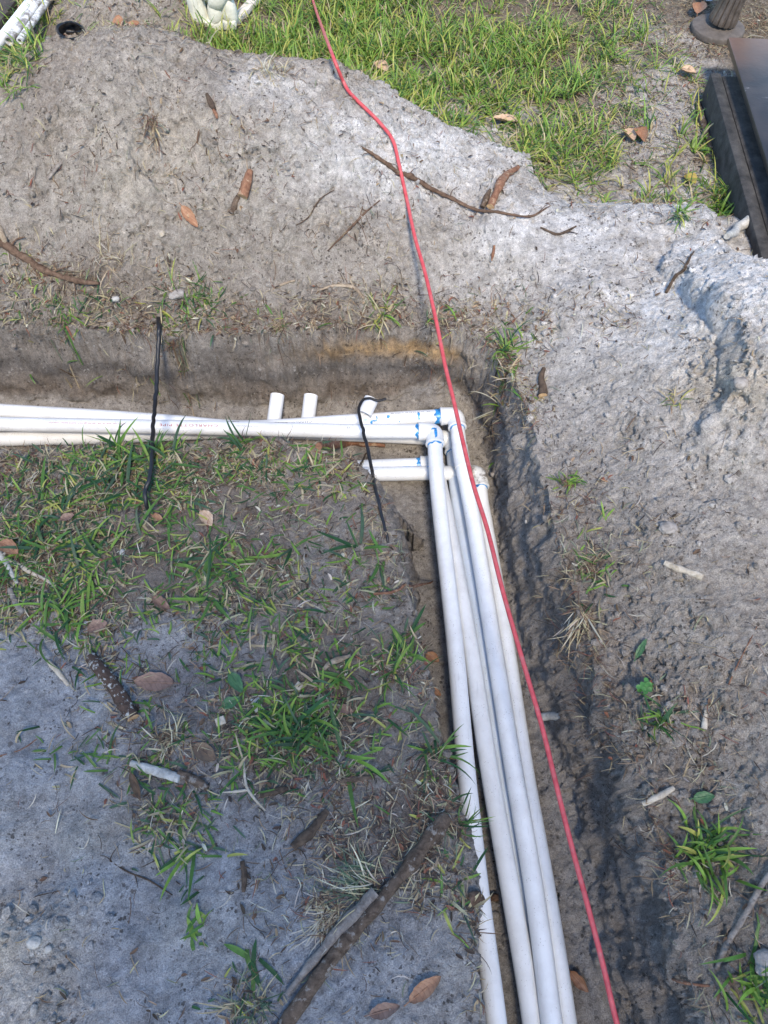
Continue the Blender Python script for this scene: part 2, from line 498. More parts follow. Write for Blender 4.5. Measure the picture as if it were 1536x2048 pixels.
def soil_material():
    m, nt, b = new_mat('sandy_soil')
    vec = ND(nt, 'ShaderNodeNewGeometry').outputs['Position']
    at_ = ND(nt, 'ShaderNodeAttribute', attribute_name='Col')
    col = at_.outputs['Color']
    f1 = noise(nt, vec, 45, 6, .65)
    v1 = ramp(nt, f1, .25, .75, (.60, .585, .57, 1), (1.35, 1.35, 1.35, 1))
    c = mixc(nt, 1.0, col, v1, 'MULTIPLY')
    # grain
    f2 = noise(nt, vec, 420, 3, .7)
    v2 = ramp(nt, f2, .3, .7, (.60, .60, .61, 1), (1.45, 1.43, 1.41, 1))
    c = mixc(nt, 1.0, c, v2, 'MULTIPLY')
    # irregular dark organic specks and light grains, of many sizes
    nz = ND(nt, 'ShaderNodeTexNoise'); nz.inputs['Scale'].default_value = 240; nz.inputs['Detail'].default_value = 2
    nt.links.new(vec, nz.inputs['Vector'])
    sub = ND(nt, 'ShaderNodeVectorMath', operation='MULTIPLY_ADD')
    nt.links.new(nz.outputs['Color'], sub.inputs[0]); sub.inputs[1].default_value = (.009, .009, .009); nt.links.new(vec, sub.inputs[2])
    wv = sub.outputs[0]
    def specks(scale, radius, gate_scale, g0, g1):
        vor = ND(nt, 'ShaderNodeTexVoronoi', feature='F1')
        vor.inputs['Scale'].default_value = scale
        nt.links.new(wv, vor.inputs['Vector'])
        sepc = ND(nt, 'ShaderNodeSeparateColor')
        nt.links.new(vor.outputs['Color'], sepc.inputs[0])
        pw = ND(nt, 'ShaderNodeMath', operation='POWER'); nt.links.new(sepc.outputs[0], pw.inputs[0]); pw.inputs[1].default_value = 3.0
        mu = ND(nt, 'ShaderNodeMath', operation='MULTIPLY'); nt.links.new(pw.outputs[0], mu.inputs[0]); mu.inputs[1].default_value = radius
        df = ND(nt, 'ShaderNodeMath', operation='SUBTRACT'); nt.links.new(mu.outputs[0], df.inputs[0]); nt.links.new(vor.outputs['Distance'], df.inputs[1])
        sp = ramp(nt, df.outputs[0], 0.0, .09)
        return mixc(nt, 1.0, sp, ramp(nt, noise(nt, vec, gate_scale, 4, .6), g0, g1), 'MULTIPLY')
    c = mixc(nt, specks(150, .62, 13, .36, .60), c, mixc(nt, .78, c, (.05, .040, .032)))
    c = mixc(nt, specks(60, .42, 9, .45, .62), c, mixc(nt, .7, c, (.07, .050, .038)))
    c = mixc(nt, specks(110, .5, 12, .42, .66), c, mixc(nt, .5, c, (.72, .69, .64)))
    nt.links.new(c, b.inputs['Base Color'])
    b.inputs['Roughness'].default_value = .93
    b.inputs['Specular IOR Level'].default_value = .25
    h1 = noise(nt, vec, 70, 7, .72)
    n_ = bump(nt, h1, .022, .9)
    h2 = noise(nt, vec, 330, 4, .75)
    n_ = bump(nt, h2, .006, .9, n_)
    nt.links.new(n_, b.inputs['Normal'])
    return m

def blade_material(name, trans=.3, rough=.45):
    m, nt, b = new_mat(name)
    c = ND(nt, 'ShaderNodeAttribute', attribute_name='Col').outputs['Color']
    vec = coords(nt)
    v = ramp(nt, noise(nt, vec, 60, 3), .3, .7, (.78, .78, .78, 1), (1.2, 1.2, 1.2, 1))
    c = mixc(nt, 1.0, c, v, 'MULTIPLY')
    nt.links.new(c, b.inputs['Base Color'])
    b.inputs['Roughness'].default_value = rough
    b.inputs['Specular IOR Level'].default_value = .35
    tr = ND(nt, 'ShaderNodeBsdfTranslucent')
    nt.links.new(c, tr.inputs['Color'])
    mx = ND(nt, 'ShaderNodeMixShader')
    mx.inputs[0].default_value = trans
    out = nt.nodes['Material Output']
    nt.links.new(b.outputs[0], mx.inputs[1])
    nt.links.new(tr.outputs[0], mx.inputs[2])
    nt.links.new(mx.outputs[0], out.inputs['Surface'])
    return m

def pvc_material(name, base=(.79, .81, .82), dirt=.4, mud=0.0):
    m, nt, b = new_mat(name)
    vec = ND(nt, 'ShaderNodeNewGeometry').outputs['Position']
    big = ramp(nt, noise(nt, vec, 14, 6, .7), .42, .78)
    c = mixc(nt, mixc(nt, 1.0, big, (dirt, dirt, dirt), 'MULTIPLY'), base, (.44, .43, .405))
    vor = ND(nt, 'ShaderNodeTexVoronoi', feature='F1')
    vor.inputs['Scale'].default_value = 210
    nt.links.new(vec, vor.inputs['Vector'])
    sp = ramp(nt, vor.outputs['Distance'], .13, .22, (1, 1, 1, 1), (0, 0, 0, 1))
    gate = ramp(nt, noise(nt, vec, 26, 4, .6), .48, .66)
    c = mixc(nt, mixc(nt, 1.0, sp, gate, 'MULTIPLY'), c, (.26, .24, .22))
    # long thin scuffs
    mp = ND(nt, 'ShaderNodeMapping')
    mp.inputs['Scale'].default_value = (160, 14, 160)
    nt.links.new(vec, mp.inputs['Vector'])
    sc = ramp(nt, noise(nt, mp.outputs[0], 1.0, 3, .6), .62, .72)
    c = mixc(nt, mixc(nt, 1.0, sc, (.3, .3, .3), 'MULTIPLY'), c, (.42, .42, .42))
    if mud:
        md = ramp(nt, noise(nt, vec, 30, 5, .7), .58 - .2 * mud, .64 - .1 * mud)
        c = mixc(nt, md, c, (.20, .18, .16))
    nt.links.new(c, b.inputs['Base Color'])
    b.inputs['Roughness'].default_value = .38
    rr = ramp(nt, noise(nt, vec, 30, 4, .6), .3, .7, (.30, .30, .30, 1), (.55, .55, .55, 1))
    nt.links.new(rr, b.inputs['Roughness'])
    b.inputs['Subsurface Weight'].default_value = 0.0
    nt.links.new(bump(nt, noise(nt, vec, 120, 4, .6), .0006, .5), b.inputs['Normal'])
    return m

def plain(name, col, rough=.5, var=.25, scale=40, bumpd=.0, spec=.5, metal=0, kind='Object', col2=None):
    m, nt, b = new_mat(name)
    vec = coords(nt, kind)
    f = noise(nt, vec, scale, 5, .6)
    lo = tuple(max(0, q * (1 - var)) for q in col) + (1,)
    hi = tuple(q * (1 + var) for q in (col2 or col)) + (1,)
    c = ramp(nt, f, .3, .7, lo, hi)
    nt.links.new(c, b.inputs['Base Color'])
    b.inputs['Roughness'].default_value = rough
    b.inputs['Specular IOR Level'].default_value = spec
    b.inputs['Metallic'].default_value = metal
    if bumpd:
        nt.links.new(bump(nt, noise(nt, vec, scale * 2, 6, .7), bumpd, 1.0), b.inputs['Normal'])
    return m

def bark(name, c1, c2, c3=None, scale=60):
    m, nt, b = new_mat(name)
    vec = ND(nt, 'ShaderNodeNewGeometry').outputs['Position']
    f = noise(nt, vec, scale, 6, .7, .6)
    c = ramp(nt, f, .35, .65, (*c1, 1), (*c2, 1))
    if c3:
        g = ramp(nt, noise(nt, vec, scale * .8, 4, .7), .56, .62)
        c = mixc(nt, g, c, c3)
    nt.links.new(c, b.inputs['Base Color'])
    b.inputs['Roughness'].default_value = .85
    b.inputs['Specular IOR Level'].default_value = .25
    nt.links.new(bump(nt, noise(nt, vec, scale * 2.2, 6, .75), .004, 1.0), b.inputs['Normal'])
    return m

M = {}
M['soil'] = soil_material()
M['grass'] = blade_material('grass_blade')
M['straw'] = blade_material('straw', .15, .7)
M['leaf'] = blade_material('leaf', .12, .55)
M['pvc'] = pvc_material('white_plastic_pipe')
M['pvc_blue'] = pvc_material('bluish_plastic_pipe', (.64, .70, .77), .4)
M['pvc_grey'] = pvc_material('greyish_plastic_pipe', (.75, .755, .745), .45)
M['pvc_mud'] = pvc_material('muddy_plastic_pipe', (.70, .71, .70), .7, .75)
M['fitting'] = pvc_material('white_fitting', (.73, .745, .75), .4)
M['fitting_mud'] = pvc_material('muddy_fitting', (.70, .71, .70), .6, .42)
M['primer'] = plain('blue_primer', (.008, .13, .42), .35, .5, 110, col2=(.04, .27, .58))
M['red_ink'] = plain('red_ink', (.42, .10, .09), .6, .3, 150)
M['grey_ink'] = plain('grey_ink', (.12, .12, .16), .6, .3, 150)
M['red_cord'] = plain('red_rubber', (.45, .045, .055), .42, .14, 70, .0004, col2=(.48, .075, .08))
_m = M['red_cord']; _nt = _m.node_tree; _b = _nt.nodes['Principled BSDF']
_src = _b.inputs['Base Color'].links[0].from_socket
_pos = ND(_nt, 'ShaderNodeNewGeometry').outputs['Position']
_nt.links.new(mixc(_nt, ramp(_nt, noise(_nt, _pos, 55, 6, .7), .5, .72, (0, 0, 0, 1), (.4, .4, .4, 1)), _src, (.36, .22, .20)), _b.inputs['Base Color'])
M['black_cord'] = plain('black_rubber', (.012, .012, .014), .42, .4, 60, .0008)
M['bark_brown'] = bark('brown_bark', (.05, .033, .022), (.15, .108, .078), (.24, .21, .18))
M['bark_dark'] = bark('dark_bark', (.035, .024, .017), (.12, .085, .06))
M['bark_grey'] = bark('grey_weathered_wood', (.13, .11, .095), (.30, .27, .24))
M['bark_moss'] = bark('lichened_bark', (.045, .03, .022), (.10, .065, .05), (.38, .38, .36), 95)
M['bark_red'] = bark('reddish_bark', (.12, .05, .03), (.28, .15, .09), (.34, .24, .16))
M['wood_pale'] = bark('peeled_wood', (.34, .28, .20), (.56, .50, .41))
M['wood_white'] = bark('bleached_wood', (.30, .29, .26), (.56, .55, .51))
M['wood_cut'] = bark('cut_wood', (.40, .24, .12), (.58, .40, .22))
M['root'] = bark('root', (.06, .035, .022), (.17, .11, .075))
M['root_pale'] = bark('pale_root', (.20, .15, .10), (.38, .31, .23))

# ------------------------------------------------------------------ build ground meshes
ny, nx = X.shape
idx = np.arange(ny * nx).reshape(ny, nx)
F = np.stack([idx[:-1, :-1], idx[:-1, 1:], idx[1:, 1:], idx[1:, :-1]], -1)
sdf = (SD[:-1, :-1] + SD[1:, 1:]) / 2
plf = (PILE[:-1, :-1] + PILE[1:, 1:]) / 2
catf = np.zeros(sdf.shape, int)
catf[plf > .035] = 2
catf[sdf > -.002] = 1
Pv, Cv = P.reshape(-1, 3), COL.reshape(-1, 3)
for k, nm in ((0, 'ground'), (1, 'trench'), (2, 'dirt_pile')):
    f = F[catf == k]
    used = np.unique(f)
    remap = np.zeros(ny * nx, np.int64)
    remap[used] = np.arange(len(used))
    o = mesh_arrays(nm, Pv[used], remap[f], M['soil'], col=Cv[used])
    o['kind'] = 'structure'

# ------------------------------------------------------------------ generic builders
def tag(o, label, cat, group=None, kind=None):
    if label: o['label'] = label
    if cat: o['category'] = cat
    if group: o['group'] = group
    if kind: o['kind'] = kind
    return o

def empty(name, loc, label, cat, group=None):
    o = bpy.data.objects.new(name, None)
    o.empty_display_size = .05
    o.location = tuple(float(q) for q in loc)
    link(o)
    return tag(o, label, cat, group)

def under(o, root):
    """parent without moving: children are modelled in world space"""
    o.parent = root
    o.matrix_parent_inverse = Matrix.Translation(-root.location)
    return o

def smooth_path(pts, step=.01, extra=None):
    """Catmull-Rom through the points, evenly resampled"""
    p = np.array(pts, float)
    if len(p) == 2:
        n = max(2, int(np.linalg.norm(p[1] - p[0]) / step) + 1)
        t = np.linspace(0, 1, n)[:, None]
        return p[0] * (1 - t) + p[1] * t
    q = np.vstack([2 * p[0] - p[1], p, 2 * p[-1] - p[-2]])
    out = []
    for i in range(1, len(q) - 2):
        t = np.linspace(0, 1, 25)[:-1, None]
        a, b, c, d = q[i - 1], q[i], q[i + 1], q[i + 2]
        out.append(.5 * ((2 * b) + (-a + c) * t + (2 * a - 5 * b + 4 * c - d) * t ** 2 + (-a + 3 * b - 3 * c + d) * t ** 3))
    out.append(p[-1:])
    out = np.vstack(out)
    s = np.concatenate([[0], np.cumsum(np.linalg.norm(np.diff(out, axis=0), axis=1))])
    n = max(3, int(s[-1] / step) + 1)
    si = np.linspace(0, s[-1], n)
    return np.stack([np.interp(si, s, out[:, k]) for k in range(out.shape[1])], 1)

def frames(p):
    t = np.gradient(p, axis=0)
    t /= np.maximum(np.linalg.norm(t, axis=1, keepdims=True), 1e-9)
    up = np.array([0, 0, 1.0])
    u = up - t * (t @ up)[:, None]
    bad = np.linalg.norm(u, axis=1) < .15
    u[bad] = np.array([0, 1.0, 0]) - t[bad] * t[bad][:, 1:2]
    for i in range(1, len(u)):      # keep it continuous near vertical runs
        if (bad[i] or bad[i - 1]):
            w = u[i - 1] - t[i] * (u[i - 1] @ t[i])
            u[i] = w
    u /= np.maximum(np.linalg.norm(u, axis=1, keepdims=True), 1e-9)
    w = np.cross(t, u)
    return t, u, w

def tube(p, r, seg=12, rough=0.0, seed=0, cap=True, oval=1.0, freq=60):
    n = len(p)
    r = np.broadcast_to(np.asarray(r, float), (n,)) if np.ndim(r) == 0 or len(r) == n else np.interp(np.linspace(0, 1, n), np.linspace(0, 1, len(r)), r)
    t, u, w = frames(p)
    a = np.linspace(0, 2 * math.pi, seg, endpoint=False)
    dirs = np.cos(a)[None, :, None] * u[:, None] + np.sin(a)[None, :, None] * w[:, None] * oval
    v = p[:, None] + dirs * r[:, None, None]
    if rough:
        q = v.reshape(-1, 3)
        nz = vn3(q[:, 0] * freq, q[:, 1] * freq, q[:, 2] * freq, seed) + .6 * vn3(q[:, 0] * freq * 2.7, q[:, 1] * freq * 2.7, q[:, 2] * freq * 2.7, seed + 1)
        v = p[:, None] + dirs * (r[:, None] * (1 + rough * nz.reshape(n, seg)))[..., None]
    v = v.reshape(-1, 3)
    i = np.arange(n - 1)[:, None] * seg
    j = np.arange(seg)[None]
    f = np.stack([i + j, i + (j + 1) % seg, i + seg + (j + 1) % seg, i + seg + j], -1).reshape(-1, 4)
    f = [list(q) for q in f[:, ::-1]]
    if cap:
        f.append(list(range(seg))[::1])
        f.append([(n - 1) * seg + k for k in range(seg)][::-1])
    return v.tolist(), f

class MB:
    def __init__(self):
        self.v, self.f, self.m = [], [], []
    def add(self, vf, mi=0):
        v, f = vf
        o = len(self.v)
        self.v += [tuple(q) for q in v]
        self.f += [[i + o for i in q] for q in f]
        self.m += [mi] * len(f)
        return self
    def build(self, name, mats, parent=None, root=None, smooth=True, sharp=40):
        me = bpy.data.meshes.new(name)
        me.from_pydata(self.v, [], self.f)
        if not isinstance(mats, (list, tuple)):
            mats = [mats]
        for m in mats:
            me.materials.append(m)
        me.polygons.foreach_set('material_index', self.m)
        me.polygons.foreach_set('use_smooth', [smooth] * len(self.f))
        me.update()
        if smooth and sharp:
            me.set_sharp_from_angle(angle=math.radians(sharp))
        o = bpy.data.objects.new(name, me)
        link(o)
        if root is not None:
            under(o, root)
        if parent is not None:
            o.parent = parent
        return o

def box_vf(c, size, ax=None, bev=0.0):
    """bevelled box; ax = 3 orthonormal axes"""
    import bmesh
    bm = bmesh.new()
    bmesh.ops.create_cube(bm, size=1)
    for q in bm.verts:
        q.co = Vector((q.co.x * size[0], q.co.y * size[1], q.co.z * size[2]))
    if bev:
        bmesh.ops.bevel(bm, geom=list(bm.edges), offset=bev, segments=2, profile=.5, affect='EDGES')
    ax = np.eye(3) if ax is None else np.array(ax)
    v = [np.array(c) + q.co.x * ax[0] + q.co.y * ax[1] + q.co.z * ax[2] for q in bm.verts]
    bm.verts.index_update()
    f = [[q.index for q in fc.verts] for fc in bm.faces]
    bm.free()
    return v, f

# ------------------------------------------------------------------ PVC pipe runs
PR = .0208          # pipe radius
class Path:
    def __init__(self, pts, step=.008):
        self.p = smooth_path(pts, step)
        self.t, self.u, self.w = frames(self.p)
        self.s = np.concatenate([[0], np.cumsum(np.linalg.norm(np.diff(self.p, axis=0), axis=1))])
        self.L = self.s[-1]
    def map(self, s, phi, r):
        s = np.asarray(s, float); phi = np.asarray(phi, float)
        g = lambda a: np.stack([np.interp(s, self.s, a[:, k]) for k in range(3)], -1)
        return g(self.p) + (np.cos(phi)[..., None] * g(self.u) + np.sin(phi)[..., None] * g(self.w)) * np.asarray(r)[..., None]
    def s_near(self, u, v):
        pu, pv = proj(self.p[:, 0], self.p[:, 1], self.p[:, 2])
        return self.s[np.argmin((pu - u) ** 2 + (pv - v) ** 2)]

def pipe_mesh(path, name, mat, root, r=PR, hollow=False, s0=None, s1=None):
    s0 = 0 if s0 is None else s0
    s1 = path.L if s1 is None else s1
    n = max(2, int((s1 - s0) / .012) + 2)
    s = np.linspace(s0, s1, n)
    seg = 36
    a = np.linspace(0, 2 * math.pi, seg, endpoint=False)
    v = path.map(np.repeat(s, seg), np.tile(a, n), np.full(n * seg, r)).tolist()
    f = []
    for i in range(n - 1):
        for j in range(seg):
            f.append([i * seg + j, i * seg + (j + 1) % seg, (i + 1) * seg + (j + 1) % seg, (i + 1) * seg + j][::-1])
    mb = MB()
    mb.add((v, f))
    ri = r - .0042
    for end, sg in ((s[0], 1), (s[-1], -1)):       # cut ends with their wall thickness, hollow inside
        ss = np.array([end, end, end + sg * .05 if (s1 - s0) > .12 else end + sg * (s1 - s0) * .5])
        rr = np.array([r, ri, ri])
        vv = path.map(np.repeat(ss, seg), np.tile(a, 3), np.repeat(rr, seg)).tolist()
        ff = []
        for i in range(2):
            for j in range(seg):
                q = [i * seg + j, i * seg + (j + 1) % seg, (i + 1) * seg + (j + 1) % seg, (i + 1) * seg + j]
                ff.append(q if sg > 0 else q[::-1])
        if (s1 - s0) > .12:
            ff.append([2 * seg + j for j in range(seg)])
        mb.add((vv, ff))
    return mb.build(name, mat, root=root, sharp=35)

def sleeve(path, s0, s1, r, wob=.0, seed=1, seg=36, nst=4):
    """closed band round a pipe, with an uneven edge"""
    a = np.linspace(0, 2 * math.pi, seg, endpoint=False)
    rows = []
    w0 = np.array([wob * vn2(np.array([math.cos(q) * 2 + seed]), np.array([math.sin(q) * 2]), seed)[0] for q in a])
    w1 = np.array([wob * vn2(np.array([math.cos(q) * 2 + seed]), np.array([math.sin(q) * 2]), seed + 9)[0] for q in a])
    def ring(base, wv, rad):
        return path.map(base + wv, a, np.full(seg, rad))
    rows.append(ring(s0, w0, PR - .0005))
    for k in range(nst + 1):
        t = k / nst
        rows.append(ring(s0 * (1 - t) + s1 * t, w0 * (1 - t) + w1 * t, r))
    rows.append(ring(s1, w1, PR - .0005))
    v = np.vstack(rows).tolist()
    f = []
    for i in range(len(rows) - 1):
        for j in range(seg):
            f.append([i * seg + j, i * seg + (j + 1) % seg, (i + 1) * seg + (j + 1) % seg, (i + 1) * seg + j][::-1])
    return v, f

def stain(path, s, phi, ls, lp, seed, r=PR + .0005):
    """irregular dab of primer lying on the pipe wall; ls along, lp around (metres)"""
    n, rings = 26, 4
    a = np.linspace(0, 2 * math.pi, n, endpoint=False)
    rr = 1 + .35 * vn2(np.cos(a) * 1.7 + seed, np.sin(a) * 1.7, seed) + .2 * vn2(np.cos(a) * 4 + seed, np.sin(a) * 4, seed + 3)
    vs = [path.map(np.array([s]), np.array([phi]), np.array([r]))]
    for k in range(1, rings + 1):
        q = k / rings
        vs.append(path.map(s + np.cos(a) * rr * ls * q, phi + np.sin(a) * rr * lp * q / PR, np.full(n, r if k < rings else r - .0006)))
    v = np.vstack(vs).tolist()
    f = [[0, 1 + j, 1 + (j + 1) % n][::-1] for j in range(n)]
    for k in range(rings - 1):
        for j in range(n):
            f.append([1 + k * n + j, 1 + (k + 1) * n + j, 1 + (k + 1) * n + (j + 1) % n, 1 + k * n + (j + 1) % n][::-1])
    return v, f

def elbow(corner, d1, d2, name, mat, root, L=.046, ro=.0262, bend=.020):
    """90 degree socket elbow: two sockets with rims and a rounded heel"""
    d1 = np.array(d1) / np.linalg.norm(d1)
    d2 = np.array(d2) / np.linalg.norm(d2)
    c = np.array(corner)
    p1, p2 = c + d1 * bend, c + d2 * bend
    pts, rad = [], []
    prof = [(L, PR - .001), (L, ro - .0012), (L - .0015, ro + .0006), (L - .006, ro + .0006), (L - .0085, ro - .0006), (L * .75, ro - .0006), (bend + .004, ro - .0010)]
    for l_, r_ in prof:
        pts.append(c + d1 * l_ * 1.0001); rad.append(r_)
    for k in range(0, 13):
        t = k / 12
        q = (1 - t) ** 2 * p1 + 2 * t * (1 - t) * c + t * t * p2
        pts.append(q); rad.append(ro - .0010)
    for l_, r_ in reversed(prof):
        pts.append(c + d2 * l_); rad.append(r_)
    pts = np.array(pts)
    nrm = np.cross(d1, d2); nrm /= np.linalg.norm(nrm)
    n, seg = len(pts), 36
    ts = []
    for i in range(n):
        if i < len(prof): t = -d1
        elif i >= n - len(prof): t = d2
        else:
            k = (i - len(prof)) / 12
            t = (1 - k) * (c - p1) + k * (p2 - c)
            t = t / np.linalg.norm(t)
        ts.append(t)
    v = []
    for i in range(n):
        b = np.cross(ts[i], nrm)
        for j in range(seg):
            a = 2 * math.pi * j / seg
            v.append(pts[i] + (nrm * math.cos(a) + b * math.sin(a)) * rad[i])
    f = []
    for i in range(n - 1):
        for j in range(seg):
            f.append([i * seg + j, i * seg + (j + 1) % seg, (i + 1) * seg + (j + 1) % seg, (i + 1) * seg + j][::-1])
    return MB().add((v, f)).build(name, mat, root=root, sharp=38)

def lettering(path, s, phi, text, h, stretch, mat, parent, gap=1.0):
    cu = bpy.data.curves.new('lettering', 'FONT')
    cu.body = text
    cu.size = h * 1.4
    cu.space_character = gap
    cu.resolution_u = 3
    tmp = bpy.data.objects.new('lettering', cu)
    scene.collection.objects.link(tmp)
    dg = bpy.context.evaluated_depsgraph_get()
    me = bpy.data.meshes.new_from_object(tmp.evaluated_get(dg))
    scene.collection.objects.unlink(tmp)
    bpy.data.objects.remove(tmp)
    co = np.zeros(len(me.vertices) * 3)
    me.vertices.foreach_get('co', co)
    co = co.reshape(-1, 3)
    q = path.map(s - co[:, 0] * stretch, phi + (co[:, 1] - h * .5) / PR, np.full(len(co), PR + .0005))
    me.vertices.foreach_set('co', q.ravel())
    me.materials.clear()
    me.materials.append(mat)
    me.update()
    o = bpy.data.objects.new('lettering', me)
    link(o)
    o.parent = parent
    o.matrix_parent_inverse = parent.matrix_parent_inverse.copy() if False else Matrix.Identity(4)
    return o

def attach(mb, name, mat, part, **kw):
    """sub-part of a part (parts keep the root's inverse, so identity is right here)"""
    o = mb.build(name, mat, **kw)
    o.parent = part
    return o

def W(*tr):
    return [at(u, v, z) for u, v, z in tr]

def run(label, far_pts, near_pts, mats, bands, name='pipe_run', elbow_mat=None, L=.046):
    """far_pts ends at the corner, near_pts starts there; all (u, v, z)"""
    a, b = W(*far_pts), W(*near_pts)
    corner = a[-1]
    b[0] = corner.copy()
    d1 = (a[-2] - corner); d1 /= np.linalg.norm(d1)
    d2 = (b[1] - corner); d2 /= np.linalg.norm(d2)
    root = empty(name, corner, label, 'pipe', 'white pipe runs lying in the trench')
    a = a[:-1] + [corner + d1 * .12, corner + d1 * .02] if np.linalg.norm(a[-2] - corner) > .16 else a[:-1] + [corner + d1 * .02]
    b = [corner + d2 * .02] + ([corner + d2 * .10] if np.linalg.norm(b[1] - corner) > .14 else []) + b[1:]
    pa, pb = Path(a), Path(b)
    oa = pipe_mesh(pa, 'pipe', M[mats[0]], root)
    ob = pipe_mesh(pb, 'pipe', M[mats[1]], root)
    oe = elbow(corner, d1, d2, 'elbow', M[elbow_mat or 'fitting'], root, L=L)
    # primer bands next to the sockets (wide = metres beyond the socket)
    wa, wb = bands
    if wa:
        s1 = pa.L - (L - .02) + .002
        attach(MB().add(sleeve(pa, s1 - wa, s1, PR + .0007, .006, 5 + len(label))), 'primer_band', M['primer'], oa)
    if wb:
        s0 = (L - .02) - .002
        attach(MB().add(sleeve(pb, s0, s0 + wb, PR + .0007, .005, 8 + len(label))), 'primer_band', M['primer'], ob)
    return root, pa, pb, oa, ob, oe

# run with the big red letters (upper layer, nearest elbow)
r1, p1a, p1b, o1a, o1b, o1e = run(
    'white pipe run with large red lettering, its long leg nearest the left bank',
    [(-700, 826, -.225), (-300, 838, -.215), (0, 848, -.205), (200, 852, -.19), (480, 857, -.175), (680, 862, -.178), (869, 863, -.182)],
    [(869, 863, -.182), (872, 930, -.185), (880, 1024, -.192), (909, 1280, -.204), (932, 1536, -.222), (960, 1792, -.232), (993, 2048, -.235), (1030, 2400, -.235)],
    ('pvc', 'pvc'), (.007, .006))
# rear run: spattered with blue primer
r2, p2a, p2b, o2a, o2b, o2e = run(
    'white pipe run spattered with blue primer, its elbow farthest back, touching the red cord',
    [(-700, 770, -.26), (-300, 800, -.255), (0, 821, -.245), (200, 833, -.23), (360, 845, -.218), (480, 855, -.212), (600, 850, -.207), (680, 844, -.20), (836, 835, -.195), (912, 831, -.193)],
    [(912, 831, -.193), (920, 900, -.194), (929, 950, -.196), (943, 1020, -.203), (965, 1150, -.214), (986, 1280, -.222), (1027, 1536, -.224), (1070, 1792, -.222), (1104, 2048, -.212), (1150, 2400, -.20)],
    ('pvc', 'pvc'), (.017, .006))
# lowest long run beneath them
r3, p3a, p3b, o3a, o3b, o3e = run(
    'white pipe run lowest in the stack, its elbow hidden beneath the blue-spattered one',
    [(-700, 905, -.262), (-300, 893, -.262), (0, 879, -.262), (200, 874, -.258), (400, 865, -.252), (480, 861, -.25), (590, 864, -.25), (680, 868, -.252), (800, 873, -.256), (906, 879, -.258)],
    [(906, 879, -.258), (909, 930, -.262), (919, 1024, -.266), (962, 1280, -.268), (999, 1536, -.268), (1038, 1792, -.266), (1075, 2048, -.268), (1120, 2400, -.268)],
    ('pvc_grey', 'pvc_blue'), (0, .008))
# short run with its end under the bank, rear one
r4, p4a, p4b, o4a, o4b, o4e = run(
    'white pipe run emerging from the left bank with a wide bright blue band',
    [(560, 945, -.262), (640, 940, -.262), (720, 935, -.262), (780, 932, -.262), (872, 929, -.262)],
    [(872, 929, -.262), (880, 970, -.258), (896, 1050, -.248), (938, 1280, -.234), (978, 1536, -.232), (1023, 1792, -.236), (1066, 2048, -.238), (1110, 2400, -.238)],
    ('pvc', 'pvc_grey'), (.013, 0))
r5, p5a, p5b, o5a, o5b, o5e = run(
    'white pipe run with the mud-caked elbow, emerging from under the left bank',
    [(560, 950, -.250), (640, 949, -.250), (720, 948, -.250), (800, 947, -.252), (880, 946, -.254), (958, 948, -.255)],
    [(958, 948, -.255), (962, 1000, -.258), (971, 1050, -.26), (1011, 1280, -.262), (1049, 1536, -.262), (1094, 1792, -.262), (1133, 2048, -.258), (1180, 2400, -.256)],
    ('pvc', 'pvc'), (0, .008), elbow_mat='fitting_mud')
# bell joint on the top leg
sj = p2b.s_near(927, 937)
attach(MB().add(sleeve(p2b, sj - .07, sj, PR + .0018, .0, 3)), 'bell_joint', M['fitting'], o2b)
sj3 = p3b.s_near(906, 893)
# primer spatter
for (u, s_, ph, a_, b_) in ((775, 1, .35, .0055, .0050), (836, 2, .1, .0045, .0050), (835, 3, .55, .0030, .011), (748, 4, .75, .007, .003), (742, 5, .95, .003, .007), (733, 6, .6, .009, .0018), (751, 7, .45, .0018, .006), (800, 9, 1.1, .002, .002)):
    attach(MB().add(stain(p2a, p2a.s_near(u, 838), ph, a_, b_, s_)), 'primer_stain', M['primer'], o2a)
for (u, ph, a_, b_, s_) in ((838, -.85, .012, .0035, 5), (812, -.7, .018, .0016, 6), (860, -.5, .008, .0022, 7)):
    attach(MB().add(stain(p5a, p5a.s_near(u, 947), ph, a_, b_, s_)), 'primer_stain', M['primer'], o5a)
# the drip of primer on the nearest elbow
el_c = np.array(at(869, 863, -.182))
dN = (p1b.p[5] - p1b.p[0]); dN /= np.linalg.norm(dN)
pe = Path([el_c + dN * -.01, el_c + dN * .06])
attach(MB().add(stain(pe, .033, -.05, .016, .0030, 15, .0266)), 'primer_stain', M['primer'], o1e)
attach(MB().add(stain(pe, .018, .22, .0032, .0065, 16, .0266)), 'primer_stain', M['primer'], o1e)
# printed lettering, upside down for us
lettering(p1a, p1a.s_near(438, 857), .35, 'CHARLOTTE PIPE', .0072, 1.9, M['red_ink'], o1a, 1.15)
lettering(p1a, p1a.s_near(520, 857), .32, 'www.charlottepipe.com', .0030, 1.5, M['grey_ink'], o1a)
lettering(p1a, p1a.s_near(255, 855), .30, 'PVC 1120  SDR 26  PR 160 PSI @ 73 F  ASTM D2241  NSF-PW', .0036, 1.7, M['red_ink'], o1a)
lettering(p1a, p1a.s_near(700, 862), .2, '15', .006, 1.2, M['grey_ink'], o1a)
lettering(p2a, p2a.s_near(624, 845), .30, 'CHARLOTTE PIPE', .0060, 1.7, M['grey_ink'], o2a, 1.1)
lettering(p2a, p2a.s_near(858, 835), -.15, 'NI   04/06/22 02:24  A SCH 40', .0042, 1.5, M['grey_ink'], o2a)
lettering(p2a, p2a.s_near(700, 843), .3, 'C4', .005, 1.2, M['grey_ink'], o2a)
